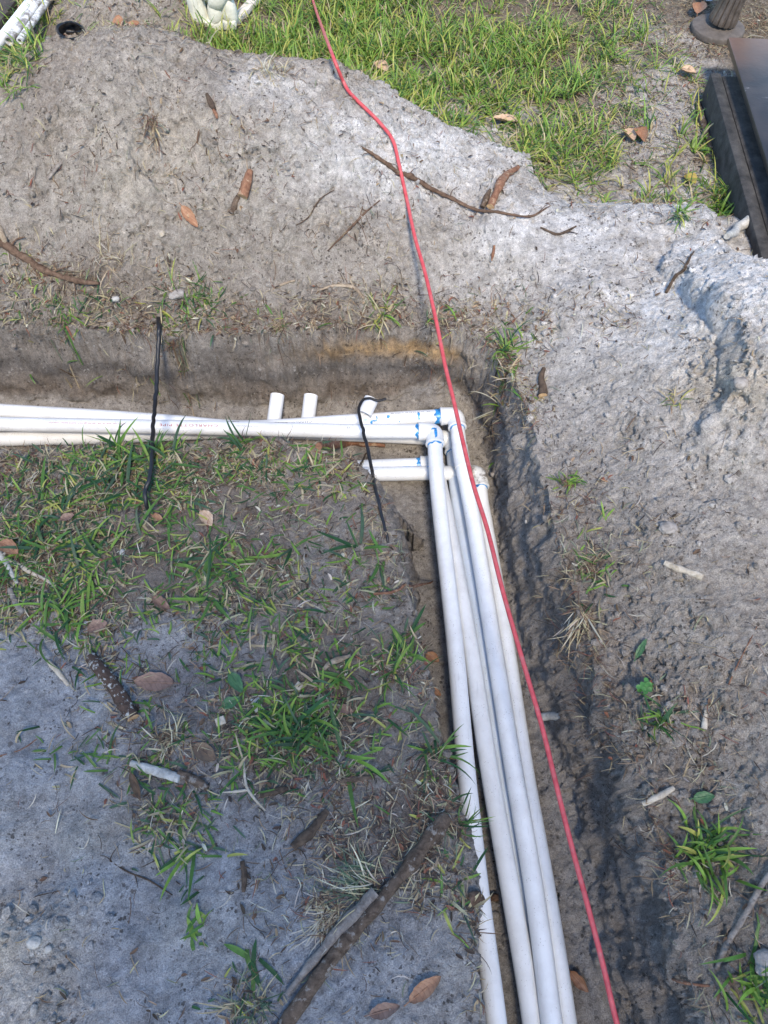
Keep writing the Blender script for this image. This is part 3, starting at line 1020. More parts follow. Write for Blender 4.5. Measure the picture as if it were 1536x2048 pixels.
lettering(p3a, p3a.s_near(210, 874), -.55, 'CHARLOTTE PIPE  SDR 26  PR 160', .0042, 1.9, M['red_ink'], o3a)
for (pa_, u0, v0, ph, par) in ((p1a, 478, 857, -.62, o1a), (p1a, 575, 860, -.66, o1a)):
    s0 = pa_.s_near(u0, v0)
    mb = MB()
    rr = random.Random(u0)
    x = 0
    while x < .036:
        w = rr.choice([.0006, .0010, .0016])
        q = [pa_.map(np.array([s0 - x - a * w]), np.array([ph + b * .0050 / PR]), np.array([PR + .0006]))[0] for a, b in ((0, 0), (1, 0), (1, 1), (0, 1))]
        mb.add((q, [[0, 1, 2, 3]]))
        x += w + rr.choice([.0006, .001, .0014])
    attach(mb, 'printed_code', M['grey_ink'], par)

# three short offcuts behind the bundle
def offcut(label, a, b, group='short white pipe stubs behind the long pipes', mat='pvc'):
    a, b = at(*a), at(*b)
    p = Path([a, b], .01)
    root = empty('pipe_stub', (a + b) / 2, label, 'pipe stub', group)
    pipe_mesh(p, 'pipe', M[mat], root)
    return root, p
offcut('short white pipe stub standing out behind the red-lettered pipes, leftmost of the three', (545, 862, -.255), (555, 790, -.215))
offcut('short white pipe stub standing out behind the pipes, middle one of the three', (613, 862, -.255), (622, 791, -.215))
offcut('short grooved white pipe offcut leaning beside the bent end of the black cable', (729, 829, -.165), (743, 798, -.150), mat='fitting')

# ------------------------------------------------------------------ cords
def drape(points, r, seg=12, step=.012):
    return smooth_path(points, step)

red = []
_e = hit(606, -40, .07)
red += [_e + np.array([-.18, .9, -.02]), _e + np.array([-.08, .4, 0])]
for (u, v, lf) in [(606, -40, .07), (618, 0, .075), (633, 55, .07), (660, 125, .045)]:
    red.append(hit(u, v, lf))
red += [hit(690, 178, .012), hit(712, 205, .010), hit(755, 245, .008), hit(785, 285, .008), hit(797, 330, .008), hit(812, 400, .012)]
zst = red[-1][2]
air = [(830, 475), (850, 545), (872, 640), (890, 730), (907, 800), (925, 880), (947, 970), (975, 1060), (1005, 1180), (1045, 1320), (1083, 1450), (1110, 1560), (1140, 1680), (1175, 1810), (1206, 1930), (1234, 2048), (1290, 2250), (1330, 2400)]
for k, (u, v) in enumerate(air):
    t = (k + 1) / len(air)
    z = zst * (1 - t) ** 1.6 - .02 * t
    g = hit(u, v, .008)
    red.append(at(u, v, max(z, -.02)) if v > 620 else (at(u, v, max(z, g[2])) if z > g[2] else g))
rp = smooth_path(red, .015)
o = MB().add(tube(rp, .0050, 14)).build('electric_cord', M['red_cord'])
tag(o, 'long red cord running down the dirt pile and stretched across the trench over the pipes', 'cord')
def cord(label, pts, r, name='black_cable'):
    p = smooth_path(pts, .006)
    p = p + .0015 * np.stack([vn2(p[:, 2] * 60, p[:, 1] * 60, 3), 0 * p[:, 0], vn2(p[:, 1] * 70, p[:, 2] * 50, 5)], 1)
    o = MB().add(tube(p, r, 12, .06, 3)).build(name, M['black_cord'])
    return tag(o, label, 'cable', 'black cables crossing the trench')
def over(u, v, z):
    p = at(u, v, z)
    g = hit(u, v, .007)
    return g if p[2] < float(ground_z(p[0], p[1])) + .006 else p
cord('straight black cable reaching from the far bank over the pipes to the grassy near bank',
     [hit(317, 622, -.02), hit(318, 640, .006), over(318, 658, .02), over(317, 680, .0), at(314, 740, -.04), at(311, 800, -.06), at(306, 850, -.03), over(304, 905, .03), over(300, 955, .045), hit(299, 992, .035), hit(296, 1012, .02), hit(295, 1025, -.02)], [.0062, .0056, .0058, .0052, .0056, .005, .0048])
cord('bent black cable hooked over the pipe offcut and hanging to the near bank',
     [at(772, 797, -.13), at(756, 801, -.128), at(740, 796, -.12), at(726, 800, -.115), at(718, 818, -.11), at(724, 850, -.10), over(733, 890, -.085), over(742, 935, -.07), over(752, 985, -.055), over(763, 1030, -.05), hit(774, 1075, .004), hit(780, 1100, -.02)], [.0034, .0042, .0047, .0047, .0045, .0038, .0030])

exec_marker = 1
# ------------------------------------------------------------------ blades
def blades(base, az, el, length, width, bend, curl, col, K=6, fold=.28, clampz=True, side=None):
    """many ribbons at once. base (n,3); all others (n,)"""
    n = len(base)
    t = np.linspace(0, 1, K)
    ds = length / (K - 1)
    pos = np.zeros((n, K, 3)); pos[:, 0] = base
    tang = np.zeros((n, K, 3))
    for k in range(K):
        e = el - bend * t[k] ** 1.3
        a = az + curl * t[k]
        tang[:, k] = np.stack([np.cos(a) * np.cos(e), np.sin(a) * np.cos(e), np.sin(e)], 1)
        if k:
            pos[:, k] = pos[:, k - 1] + .5 * (tang[:, k - 1] + tang[:, k]) * ds[:, None]
    if clampz:
        g = ground_z(pos[..., 0], pos[..., 1]) + .003
        g[:, 0] = -9
        pos[..., 2] = np.maximum(pos[..., 2], g)
    sidev = np.stack([-np.sin(az), np.cos(az), np.zeros(n)], 1)[:, None] + 0 * tang
    nrm = np.cross(tang, sidev)
    prof = np.interp(t, [0, .15, .5, .8, 1], [.55, .85, 1, .7, .06])
    hw = width[:, None] * .5 * prof[None]
    L_ = pos - sidev * hw[..., None] + nrm * (hw * fold)[..., None]
    R_ = pos + sidev * hw[..., None] + nrm * (hw * fold)[..., None]
    vv = np.stack([L_, pos, R_], 2)                      # n,K,3,3
    verts = vv.reshape(-1, 3)
    i = np.arange(n)[:, None, None] * K * 3
    k = np.arange(K - 1)[None, :, None] * 3
    j = np.arange(2)[None, None, :]
    a = i + k + j
    faces = np.stack([a, a + 1, a + 4, a + 3], -1).reshape(-1, 4)
    if col.ndim == 2:
        c = np.repeat(col, K * 3, axis=0)
    c = c.reshape(n, K, 3, 3) * (1 + .18 * (t[None, :, None, None] - .4)) * np.array([1.0, .93, 1.0])[None, None, :, None]
    return verts, faces, np.clip(c.reshape(-1, 3), 0, 1)

def palette(n, kinds, weights, rs):
    pals = {
        'fresh': (.17, .29, .045), 'mid': (.085, .18, .035), 'deep': (.028, .085, .026), 'yellow': (.36, .38, .09), 'blue': (.06, .11, .06),
        'straw': (.42, .36, .22), 'tan': (.28, .21, .13), 'brown': (.12, .075, .045), 'pale': (.50, .46, .36), 'red': (.20, .08, .05), 'greygreen': (.16, .19, .12), 'dark': (.05, .035, .025)}
    w = np.array(weights, float); w /= w.sum()
    ch = rs.choice(len(kinds), n, p=w)
    c = np.array([pals[k] for k in kinds])[ch]
    return c * (1 + .28 * (rs.rand(n, 1) - .5)) * (1 + .12 * (rs.rand(n, 3) - .5))

def join_sets(sets):
    vs, fs, cs, o = [], [], [], 0
    for v, f, c in sets:
        vs.append(v); fs.append(f + o); cs.append(c); o += len(v)
    return np.vstack(vs), np.vstack(fs), np.vstack(cs)

def dens_sample(n, fn, rs, xr, yr):
    x = rs.uniform(*xr, n); y = rs.uniform(*yr, n)
    z = ground_z(x, y)
    u, v = proj(x, y, z)
    d = fn(u, v, x, y)
    k = rs.rand(n) < d
    return np.stack([x[k], y[k], z[k]], 1)

crx, cry = cpts[:, 0], cpts[:, 1]
def lawn_d(u, v, x, y):
    yb = np.interp(x, crx, cry) + np.interp(x, crx, cpts[:, 2]) * .75
    m = sst(.0, .12, y - yb + .05 * vn2(x * 9, y * 9, 71)) * (x < 1.12 + .02 * vn2(y * 9, x, 2))
    m = m * (1 - .92 * blob(u, v, 1340, 260, 120, 150, .5)) * (1 - .75 * blob(u, v, 1480, 60, 230, 110, .5))
    m = m * (1 - .85 * blob(u, v, 400, 45, 260, 40, .5)) * (1 - .97 * blob(u, v, 250, 0, 180, 75, .6))
    m = m * (1 - .6 * blob(u, v, 1250, 380, 130, 45, .5)) * (1 - .8 * blob(u, v, 1050, 20, 190, 30, .6))
    m = np.maximum(m, 1.0 * blob(u, v, 15, 120, 45, 60, .6)) * (1 - .75 * blob(u, v, 900, 120, 0.01, 0.01))
    m = m * (1 - .95 * blob(u, v, 1360, 430, 60, 60, .6) * 0)
    m = m * (y > 1.62)
    return m * (.45 + .55 * sst(-.35, .25, fbm(x, y, 6, 3, 77)))

rs = np.random.RandomState(5)
def clumps(centres, per, rs, spread, len_r, wid_r, el_r, bend_r, kinds, weights, K=6):
    n0 = len(centres)
    rep = rs.randint(per[0], per[1] + 1, n0)
    b = np.repeat(centres, rep, axis=0)
    n = len(b)
    b = b + np.concatenate([rs.normal(0, spread, (n, 2)), np.zeros((n, 1))], 1)
    b[:, 2] = ground_z(b[:, 0], b[:, 1]) - .004
    vig = np.repeat(rs.uniform(.7, 1.25, n0), rep)
    ln = rs.uniform(*len_r, n) * vig
    return blades(b, rs.uniform(0, 2 * math.pi, n), rs.uniform(*el_r, n), ln, rs.uniform(*wid_r, n), rs.uniform(*bend_r, n),
                  rs.normal(0, .5, n), palette(n, kinds, weights, rs), K)

# the lawn beyond the pile
c0 = dens_sample(13000, lawn_d, rs, (-2.3, 1.2), (1.6, 4.3))
def lush(u, v, x, y):
    return lawn_d(u, v, x, y) * np.maximum(blob(u, v, 640, 90, 420, 150, .5), .15)
c1 = dens_sample(13000, lush, rs, (-2.3, 1.2), (1.6, 4.3))
sets = [clumps(c0, (4, 8), rs, .010, (.03, .08), (.0028, .0052), (.2, 1.3), (.3, 1.5), ['fresh', 'mid', 'deep', 'yellow', 'straw', 'tan'], [4, 2.4, .8, 3.2, 3, 1]),
        clumps(c1, (6, 10), rs, .009, (.05, .12), (.0032, .0062), (.6, 1.45), (.3, 1.4), ['fresh', 'mid', 'yellow', 'deep', 'straw'], [7, 2, 3.5, .6, 1])]
thatch = dens_sample(16000, lambda u, v, x, y: np.minimum(1, lawn_d(u, v, x, y) + .30 * (y > 2.0) * (u > 1050)), rs, (-2.3, 1.5), (1.7, 4.3))
n = len(thatch)
sets.append(blades(thatch, rs.uniform(0, 6.28, n), rs.uniform(0, .35, n), rs.uniform(.03, .09, n), rs.uniform(.0015, .004, n), rs.uniform(0, .6, n), rs.normal(0, .9, n),
                   palette(n, ['straw', 'tan', 'brown', 'pale', 'yellow'], [4, 3, 3, 1, 1], rs), 5))
v_, f_, c_ = join_sets(sets)
o = mesh_arrays('lawn_grass', v_, f_, M['grass'], col=c_)
tag(o, 'bright green lawn grass with straw thatch growing beyond the dirt pile', 'grass', kind='stuff')

# weedy grass on the near bank
NB = [(100, 640, 150, 38, .38), (395, 608, 60, 26, .45), (330, 690, 30, 30, .3), (20, 600, 60, 50, .3), (560, 660, 60, 20, .2), (880, 655, 60, 25, .2), (1025, 730, 30, 90, .3), (1150, 1150, 70, 90, .15), (180, 960, 260, 60, .95), (60, 1080, 190, 100, .95), (330, 950, 160, 60, .6), (520, 930, 180, 45, .75), (650, 960, 80, 50, .4), (260, 1090, 230, 60, .45), (420, 1120, 120, 70, .45),
      (150, 1210, 170, 60, .8), (440, 1230, 150, 55, .45), (560, 1180, 90, 90, .35), (560, 1290, 120, 50, .32), (600, 1450, 130, 80, .9), (490, 1480, 110, 60, .6), (690, 1200, 80, 100, .25), (760, 1340, 90, 80, .35),
      (350, 1640, 70, 80, .45), (320, 1560, 60, 60, .5), (470, 1330, 70, 50, .3), (480, 2000, 60, 40, .35), (240, 1320, 70, 60, .4), (900, 1620, 60, 60, .25), (740, 1440, 70, 60, .2), (930, 1800, 40, 120, .18), (180, 1500, 90, 40, .12)]
def near_d(u, v, x, y):
    m = 0
    for cu, cv, ru, rv, k in NB:
        m = np.maximum(m, k * blob(u, v, cu, cv, ru, rv, .5))
    sdv = ground_z(x, y, SD)
    return m * (sdv < -.004) * (.35 + .65 * sst(-.3, .2, fbm(x, y, 13, 2, 78)))
c2 = dens_sample(18500, near_d, rs, (-1.3, .6), (-.2, 1.75))
sets = [clumps(c2, (2, 4), rs, .020, (.02, .062), (.0026, .0058), (.05, 1.0), (.2, 1.3), ['fresh', 'mid', 'deep', 'blue', 'yellow', 'straw'], [2.2, 3.4, 2.2, 2.0, 1.2, 2.6])]
# long stoloniferous blades lying low
big = dens_sample(420, near_d, rs, (-1.15, .4), (-.2, 1.15))
sets.append(clumps(big, (3, 5), rs, .006, (.06, .11), (.006, .0095), (.1, .8), (.2, .9), ['fresh', 'mid', 'deep', 'blue'], [2, 3, 2, 1.5], 7))
v_, f_, c_ = join_sets(sets)
o = mesh_arrays('weedy_grass', v_, f_, M['grass'], col=c_)
tag(o, 'patchy dark green grass creeping over the near bank beside the trench', 'grass', kind='stuff')

# straw, rootlets and needles strewn about
LT = NB + [(1480, 50, 170, 90, .5), (1290, 60, 130, 60, .3), (400, 40, 170, 40, .35), (1330, 250, 150, 170, .25), (230, 10, 180, 60, .2), (500, 640, 600, 60, .5), (120, 600, 240, 70, .7), (830, 1650, 170, 150, .75), (720, 1780, 200, 130, .3), (1010, 760, 70, 140, .35), (1150, 1130, 110, 180, .30), (1260, 1560, 180, 200, .22),
           (420, 1480, 170, 130, .55), (680, 1560, 200, 110, .55), (980, 1830, 40, 260, .6), (850, 1450, 90, 200, .4), (770, 1000, 70, 140, .5), (560, 1150, 300, 160, .3), (1450, 1900, 150, 200, .2), (1180, 640, 300, 250, .025), (400, 350, 420, 220, .10), (200, 1800, 300, 300, .035), (1400, 1300, 200, 300, .05), (640, 900, 160, 35, .6)]
def lit_d(u, v, x, y):
    m = .01
    for cu, cv, ru, rv, k in LT:
        m = np.maximum(m, k * blob(u, v, cu, cv, ru, rv, .5))
    sdv = ground_z(x, y, SD)
    return m * (sdv < .015) * (.3 + .7 * sst(-.3, .3, fbm(x, y, 10, 2, 79)))
c3 = dens_sample(440000, lit_d, rs, (-1.5, 1.5), (-.25, 3.3))
n = len(c3)
c3[:, 2] += rs.uniform(0, .006, n)
st_ = [blades(c3, rs.uniform(0, 6.28, n), rs.uniform(-.05, .45, n), rs.uniform(.008, .045, n) * rs.uniform(.6, 1.3, n), rs.uniform(.0008, .0024, n), rs.uniform(0, .7, n), rs.normal(0, 1.2, n),
                    palette(n, ['straw', 'tan', 'brown', 'pale', 'dark', 'red', 'greygreen'], [3.5, 3.5, 4, 1.2, 3, .8, 1.2], rs), 5)]
# short chips of bark and leaf
c5 = c3[rs.rand(n) < .13]; k5 = len(c5)
st_.append(blades(c5, rs.uniform(0, 6.28, k5), rs.uniform(-.05, .3, k5), rs.uniform(.007, .020, k5), rs.uniform(.003, .007, k5), rs.uniform(-.2, .5, k5), rs.normal(0, .6, k5),
                  palette(k5, ['tan', 'brown', 'dark', 'red', 'pale'], [2, 4, 4, 1.5, .6], rs), 5, fold=.5))
# torn rootlets hanging over the lips of the trench
hx = rs.uniform(-1.5, .75, 60000); hy = rs.uniform(-.2, 1.75, 60000)
hs = ground_z(hx, hy, SD)
kk = (hs > -.035) & (hs < .03) & ((hy > 1.25) | (hx > .27)) & (rs.rand(60000) < .9 * sst(-.25, .25, fbm(hx, hy, 7, 2, 87)))
hx, hy = hx[kk], hy[kk]; hz = ground_z(hx, hy); k6 = len(hx)
azh = np.where(hy > 1.35, -1.57, 2.9) + rs.normal(0, .8, k6)
st_.append(blades(np.stack([hx, hy, hz], 1), azh, rs.uniform(-.3, .7, k6), rs.uniform(.015, .06, k6), rs.uniform(.0007, .0018, k6), rs.uniform(.3, 1.8, k6), rs.normal(0, 1.3, k6),
                  palette(k6, ['brown', 'dark', 'tan', 'straw', 'red'], [4, 3, 2, 2, 1], rs), 7))
v_, f_, c_ = join_sets(st_)
o = mesh_arrays('straw_litter', v_, f_, M['straw'], col=c_)
tag(o, 'dry straw, rootlets and needles strewn over the soil', 'litter', kind='stuff')

# loose crumbs of soil
def ico(k):
    import bmesh
    bm = bmesh.new()
    bmesh.ops.create_icosphere(bm, subdivisions=k, radius=1)
    v = np.array([q.co[:] for q in bm.verts]); bm.verts.index_update()
    f = np.array([[q.index for q in fc.verts] for fc in bm.faces]); bm.free()
    return v, f
iv, if_ = ico(3)
cv, cf = ico(1)
CR = [(1260, 1560, 260, 260, .9), (1450, 800, 160, 200, .6), (1330, 1150, 250, 300, .35), (60, 1930, 150, 130, .6), (450, 620, 620, 80, 1.0), (450, 350, 480, 260, .45), (1100, 1000, 100, 300, .5), (850, 1650, 180, 150, .3), (1300, 550, 300, 130, .16), (1130, 1600, 90, 400, .25), (600, 800, 700, 40, .25), (640, 1120, 200, 150, .15)]
def cr_d(u, v, x, y):
    m = .03
    for cu, cv, ru, rv, k in CR:
        m = np.maximum(m, k * blob(u, v, cu, cv, ru, rv, .4))
    return m * (.15 + .85 * sst(-.1, .4, fbm(x, y, 8, 3, 83)))
c4 = dens_sample(60000, cr_d, rs, (-1.5, 1.3), (-.2, 2.4))
n = len(c4)
size = .0016 + .0095 * rs.rand(n) ** 6
shape = rs.uniform(.7, 1.25, (n, 1, 3)) * np.array([1, 1, .75])
jit = 1 + .38 * (rs.rand(n, len(cv), 1) - .5)
vv = cv[None] * shape * size[:, None, None] * jit + (c4 + np.array([0, 0, 1]) * (size * .3)[:, None])[:, None]
ff = (cf[None] + (np.arange(n) * len(cv))[:, None, None]).reshape(-1, 3)
cg = np.stack([ground_z(c4[:, 0], c4[:, 1], COL[..., k]) for k in range(3)], 1) * rs.uniform(.7, 1.35, (n, 1))
o = mesh_arrays('soil_crumbs', vv.reshape(-1, 3), ff, M['soil'], col=np.repeat(cg, len(cv), 0), nsides=3, smooth=False)
tag(o, 'loose crumbs and clods of grey soil scattered over the banks', 'soil', kind='stuff')

# ------------------------------------------------------------------ single tufts
def tuft(label, u, v, nb, ln, wd, kinds, weights, el=(.3, 1.3), bend=(.4, 1.5), az=None, spread=.011, seed=1, name='grass_tuft', group='separate grass tufts on the bare soil', cat='grass tuft', mat='grass', lift=0, roots=0, clampz=True, at3=None):
    rs = np.random.RandomState(seed)
    nb = int(nb * 1.35)
    c = hit(u, v) if at3 is None else np.array(at3)
    base = c[None] + np.concatenate([rs.normal(0, spread, (nb, 2)), np.zeros((nb, 1))], 1)
    if at3 is None:
        base[:, 2] = ground_z(base[:, 0], base[:, 1]) - .003 + lift
    a = rs.uniform(0, 6.28, nb) if az is None else rs.normal(az[0], az[1], nb)
    s = [blades(base, a, rs.uniform(*el, nb), rs.uniform(*ln, nb) * rs.uniform(.5, 1.08, nb), rs.uniform(*wd, nb) * rs.uniform(.55, 1, nb), rs.uniform(*bend, nb) * rs.uniform(.6, 1.5, nb), rs.normal(0, .7, nb), palette(nb, kinds, weights, rs), 8, clampz=clampz)]
    if roots:
        b2 = c[None] + np.concatenate([rs.normal(0, spread, (roots, 2)), rs.uniform(0, .01, (roots, 1))], 1)
        s.append(blades(b2, rs.uniform(0, 6.28, roots), rs.uniform(-.4, .6, roots), rs.uniform(.02, .05, roots), rs.uniform(.0008, .0018, roots), rs.uniform(0, 1, roots), rs.normal(0, 2, roots), palette(roots, ['brown', 'tan', 'dark', 'red'], [3, 2, 2, 1], rs), 7))
    v_, f_, c_ = join_sets(s)
    o = mesh_arrays(name, v_ - c, f_, M[mat], col=c_)
    o.location = c
    return tag(o, label, cat, group)

G1 = (['fresh', 'mid', 'yellow', 'deep'], [4, 3, 1, 1])
G2 = (['mid', 'deep', 'blue', 'fresh'], [3, 3, 2, 2])
DRY = (['straw', 'tan', 'pale', 'brown'], [4, 2, 2, 2])
MIXD = (['mid', 'greygreen', 'straw', 'tan', 'brown'], [3, 2, 3, 2, 1])
tuft('green tuft with pale drooping blades hanging over the far trench wall by the red cord', 768, 632, 26, (.06, .11), (.003, .006), *(['fresh', 'yellow', 'straw', 'mid'], [3, 2, 3, 2]), seed=2, el=(-.1, 1.0), roots=20)
tuft('tall green tuft at the top of the corner where both trenches meet', 1012, 700, 22, (.05, .10), (.004, .007), *G1, seed=3, roots=25)
tuft('grass tuft with bleached white stems low on the trench corner bank', 1010, 765, 22, (.05, .10), (.003, .006), *(['mid', 'straw', 'pale', 'fresh'], [3, 3, 3, 2]), seed=4, roots=30)
tuft('sprig of two upright green blades on the right bank beside the muddy elbow', 1135, 965, 12, (.04, .07), (.004, .007), *G1, seed=5, roots=20)
tuft('small straw coloured tuft alone on the pale sand slope', 1345, 800, 18, (.03, .055), (.003, .005), *(['straw', 'yellow', 'tan', 'mid'], [3, 2, 2, 1]), seed=6)
tuft('limp tan straw clump drooping over the right trench bank', 1158, 1232, 34, (.05, .10), (.002, .0045), *DRY, az=(-1.8, .6), el=(-.2, .6), seed=7, mat='straw', roots=30)
tuft('brown rooty clump with thin grey-green blades on the right trench bank', 1180, 1130, 40, (.04, .08), (.0015, .003), *MIXD, seed=8, mat='straw', roots=60, spread=.018)
tuft('lush bright green tuft growing alone on the dark soil at right', 1415, 1715, 60, (.055, .11), (.005, .009), *G1, seed=9, roots=25, spread=.022)
tuft('green tuft at the very bottom corner beside a grey stone', 1500, 1975, 34, (.05, .10), (.005, .009), *G1, seed=10, roots=20, spread=.02)
tuft('low row of green blades trailing on the grey spoil right of the red cord', 1315, 1440, 22, (.04, .08), (.004, .008), *G2, seed=11, roots=25, spread=.014)
tuft('stiff dark green tuft rising in front of the red lettered pipe', 482, 890, 9, (.07, .11), (.006, .010), *G2, el=(.8, 1.35), bend=(.0, .4), seed=12, roots=10)
tuft('spreading green tuft in front of the pipes close to the straight black cable', 235, 900, 16, (.07, .12), (.005, .009), *G2, el=(.6, 1.3), bend=(.2, .9), seed=13, roots=10)
tuft('green tuft tangled around the foot of the straight black cable', 318, 905, 16, (.05, .09), (.005, .009), *G1, el=(.4, 1.2), bend=(.3, 1.0), seed=14, roots=20)
tuft('star shaped green tuft reaching over the edge towards the near white pipe', 868, 1508, 13, (.07, .11), (.005, .008), *G2, el=(.2, .9), bend=(.3, .9), seed=15, roots=20)
tuft('thin tuft leaning across the near white pipe above the big branch', 925, 1650, 14, (.05, .09), (.003, .005), *G2, el=(.2, 1.0), bend=(.2, .9), az=(.6, .9), seed=16, roots=30)
tuft('bleached straw tuft between the mossy log and the peeled stick', 335, 1478, 50, (.04, .075), (.002, .004), *DRY, el=(.2, 1.3), seed=17, mat='straw', roots=30, spread=.013)
tuft('uprooted grey-green clump with pale roots lying against the big branch', 735, 1775, 70, (.06, .11), (.0018, .0035), *(['greygreen', 'blue', 'pale', 'straw'], [5, 2, 3, 3]), az=(2.7, .5), el=(0, .8), bend=(0, .8), seed=18, mat='straw', roots=60, spread=.014)
tuft('matted straw root ball below the uprooted grey-green clump', 665, 1830, 90, (.03, .07), (.0014, .003), *(['straw', 'pale', 'tan', 'brown'], [4, 3, 2, 1]), az=(-2.3, .8), el=(0, .6), bend=(0, 1), seed=19, mat='straw', roots=50, spread=.020)
tuft('little broad-leaved seedling on the smooth pale sand', 395, 1855, 9, (.03, .05), (.007, .011), *(['fresh', 'mid'], [1, 1]), el=(.1, .9), bend=(.2, .7), seed=20, name='seedling', cat='seedling', roots=6)
tuft('two-leaved seedling on the pale sand near the bottom edge', 500, 1915, 5, (.05, .07), (.009, .013), *(['mid', 'deep'], [1, 1]), el=(0, .4), bend=(.1, .4), seed=21, name='seedling', cat='seedling', roots=6)
tuft('grey-green wispy tuft at the bottom edge left of the big branch', 500, 2020, 40, (.05, .09), (.002, .004), *(['greygreen', 'blue', 'straw'], [4, 3, 3]), seed=22, roots=10, spread=.02)
tuft('green tuft on the dark ledge below the dirt pile left of the black cable top', 115, 645, 40, (.04, .08), (.003, .006), *MIXD, seed=23, roots=50, spread=.03)
tuft('grass tuft lying flat under a clod at the foot of the dirt pile', 390, 608, 30, (.04, .08), (.003, .006), *G2, az=(.3, 1.0), el=(-.1, .6), seed=24, roots=50, spread=.022)
tuft('drooping thin tuft on the trench wall just right of the straight black cable', 345, 690, 30, (.04, .07), (.002, .004), *MIXD, el=(-.5, .5), seed=25, roots=40, spread=.012)
tuft('small dry sprig on the trench wall between the cable and the tan layer', 560, 655, 22, (.03, .06), (.0015, .003), *MIXD, el=(-.5, .5), seed=26, roots=30, spread=.008)
tuft('bushy green tuft at the lawn edge touching the black beam', 1440, 425, 40, (.06, .10), (.005, .008), *(['fresh', 'mid', 'deep'], [4, 3, 1]), seed=27, spread=.016)
tuft('small green tuft on white sand left of the bushy one', 1362, 432, 22, (.05, .08), (.004, .007), *G1, seed=28, spread=.012)
tuft('broad-leaved weed beside the stick near the black beam', 1392, 300, 14, (.03, .05), (.012, .018), *(['fresh', 'mid'], [2, 1]), el=(.1, .9), bend=(.1, .6), seed=29, name='weed', cat='weed', spread=.008)
tuft('dry uprooted tuft with a white root high on the dirt pile', 300, 245, 34, (.05, .09), (.002, .004), *(['straw', 'tan', 'brown', 'greygreen'], [3, 3, 2, 1]), az=(-1.2, .7), el=(0, .9), seed=30, mat='straw', roots=40)
tuft('ring of dry straw on the left foot of the dirt pile', 215, 515, 40, (.05, .09), (.0015, .003), *DRY, el=(0, .6), seed=31, mat='straw', roots=20, spread=.02)
tuft('dry brown tuft on the top edge of the pile near the lawn', 545, 145, 46, (.04, .07), (.002, .004), *DRY, el=(.2, 1.3), seed=32, mat='straw', spread=.02)
tuft('clump of big green blades on the left edge above the blue-grey sand', 130, 1215, 34, (.08, .13), (.006, .010), *(['fresh', 'mid', 'deep'], [3, 3, 2]), el=(.1, .8), bend=(.2, .8), seed=33, spread=.03)
tuft('dense mound of green blades in the middle of the near bank', 595, 1455, 90, (.06, .11), (.005, .009), *(['fresh', 'mid', 'deep', 'blue'], [3, 4, 2, 1]), el=(.1, 1.1), bend=(.2, 1.1), seed=34, spread=.036)
tuft('upright green tuft on the near bank level with the leaning pipes', 688, 1350, 12, (.06, .10), (.006, .009), *G1, el=(.2, 1.1), seed=35, spread=.008)
tuft('green tuft with crossed blades midway along the trench edge', 790, 1345, 16, (.06, .11), (.003, .006), *G1, el=(.1, 1.0), seed=36, roots=30)
tuft('flat green tuft at the centre of the grassy bank under the small leaf', 450, 1130, 12, (.07, .11), (.006, .009), *G2, el=(.1, .7), seed=37)
tuft('tiny grass sprig on bare soil near the bank corner', 700, 1125, 9, (.03, .06), (.003, .006), *G1, el=(.1, .9), seed=38)

# small round clover
def clover(label, u, v, seed):
    rs_ = np.random.RandomState(seed)
    c = hit(u, v)
    root = empty('clover', c, label, 'clover')
    for k in range(7):
        a = rs_.uniform(0, 6.28); rad = rs_.uniform(.004, .016); z = rs_.uniform(.008, .018)
        q = c + np.array([math.cos(a) * rad, math.sin(a) * rad, z])
        mb = MB()
        mb.add(tube(smooth_path([c + np.array([0, 0, -.004]), (c + q) / 2 + np.array([0, 0, .003]), q], .003), .0006, 5))
        for j in range(3):
            b = a + j * 2.09
            d = np.array([math.cos(b), math.sin(b), 0]); w = np.array([-d[1], d[0], 0])
            pts = [q]
            for s in np.linspace(0, 2 * math.pi, 10, endpoint=False):
                pts.append(q + d * (.0058 + .0055 * math.cos(s)) + w * .005 * math.sin(s) + np.array([0, 0, .0018 * abs(math.sin(s))]))
            mb.add(([tuple(p) for p in pts], [[0, 1 + j_, 1 + (j_ + 1) % 10] for j_ in range(10)]))
        o = mb.build('leaf', M['clover'], root=root)
M['clover'] = plain('clover_leaf', (.05, .16, .03), .5, .3, 60)
clover('small clover plant with round leaves on the grey spoil to the right', 1292, 1378, 3)

# ------------------------------------------------------------------ sticks, roots
def ground_path(px, r, lift=None, z_off=0):
    pts = [hit(u, v, (r * .7 if lift is None else lift) + z_off) for u, v in px]
    p = smooth_path(pts, max(.004, r * .8))
    g = ground_z(p[:, 0], p[:, 1])
    k = max(3, int(.05 / max(.004, r * .8)) | 1)
    # stiff: smooth the heights
    z = np.convolve(np.pad(np.maximum(p[:, 2], g + r * .5), k // 2, mode='edge'), np.ones(k) / k, mode='valid')[:len(p)]
    p[:, 2] = z
    return p

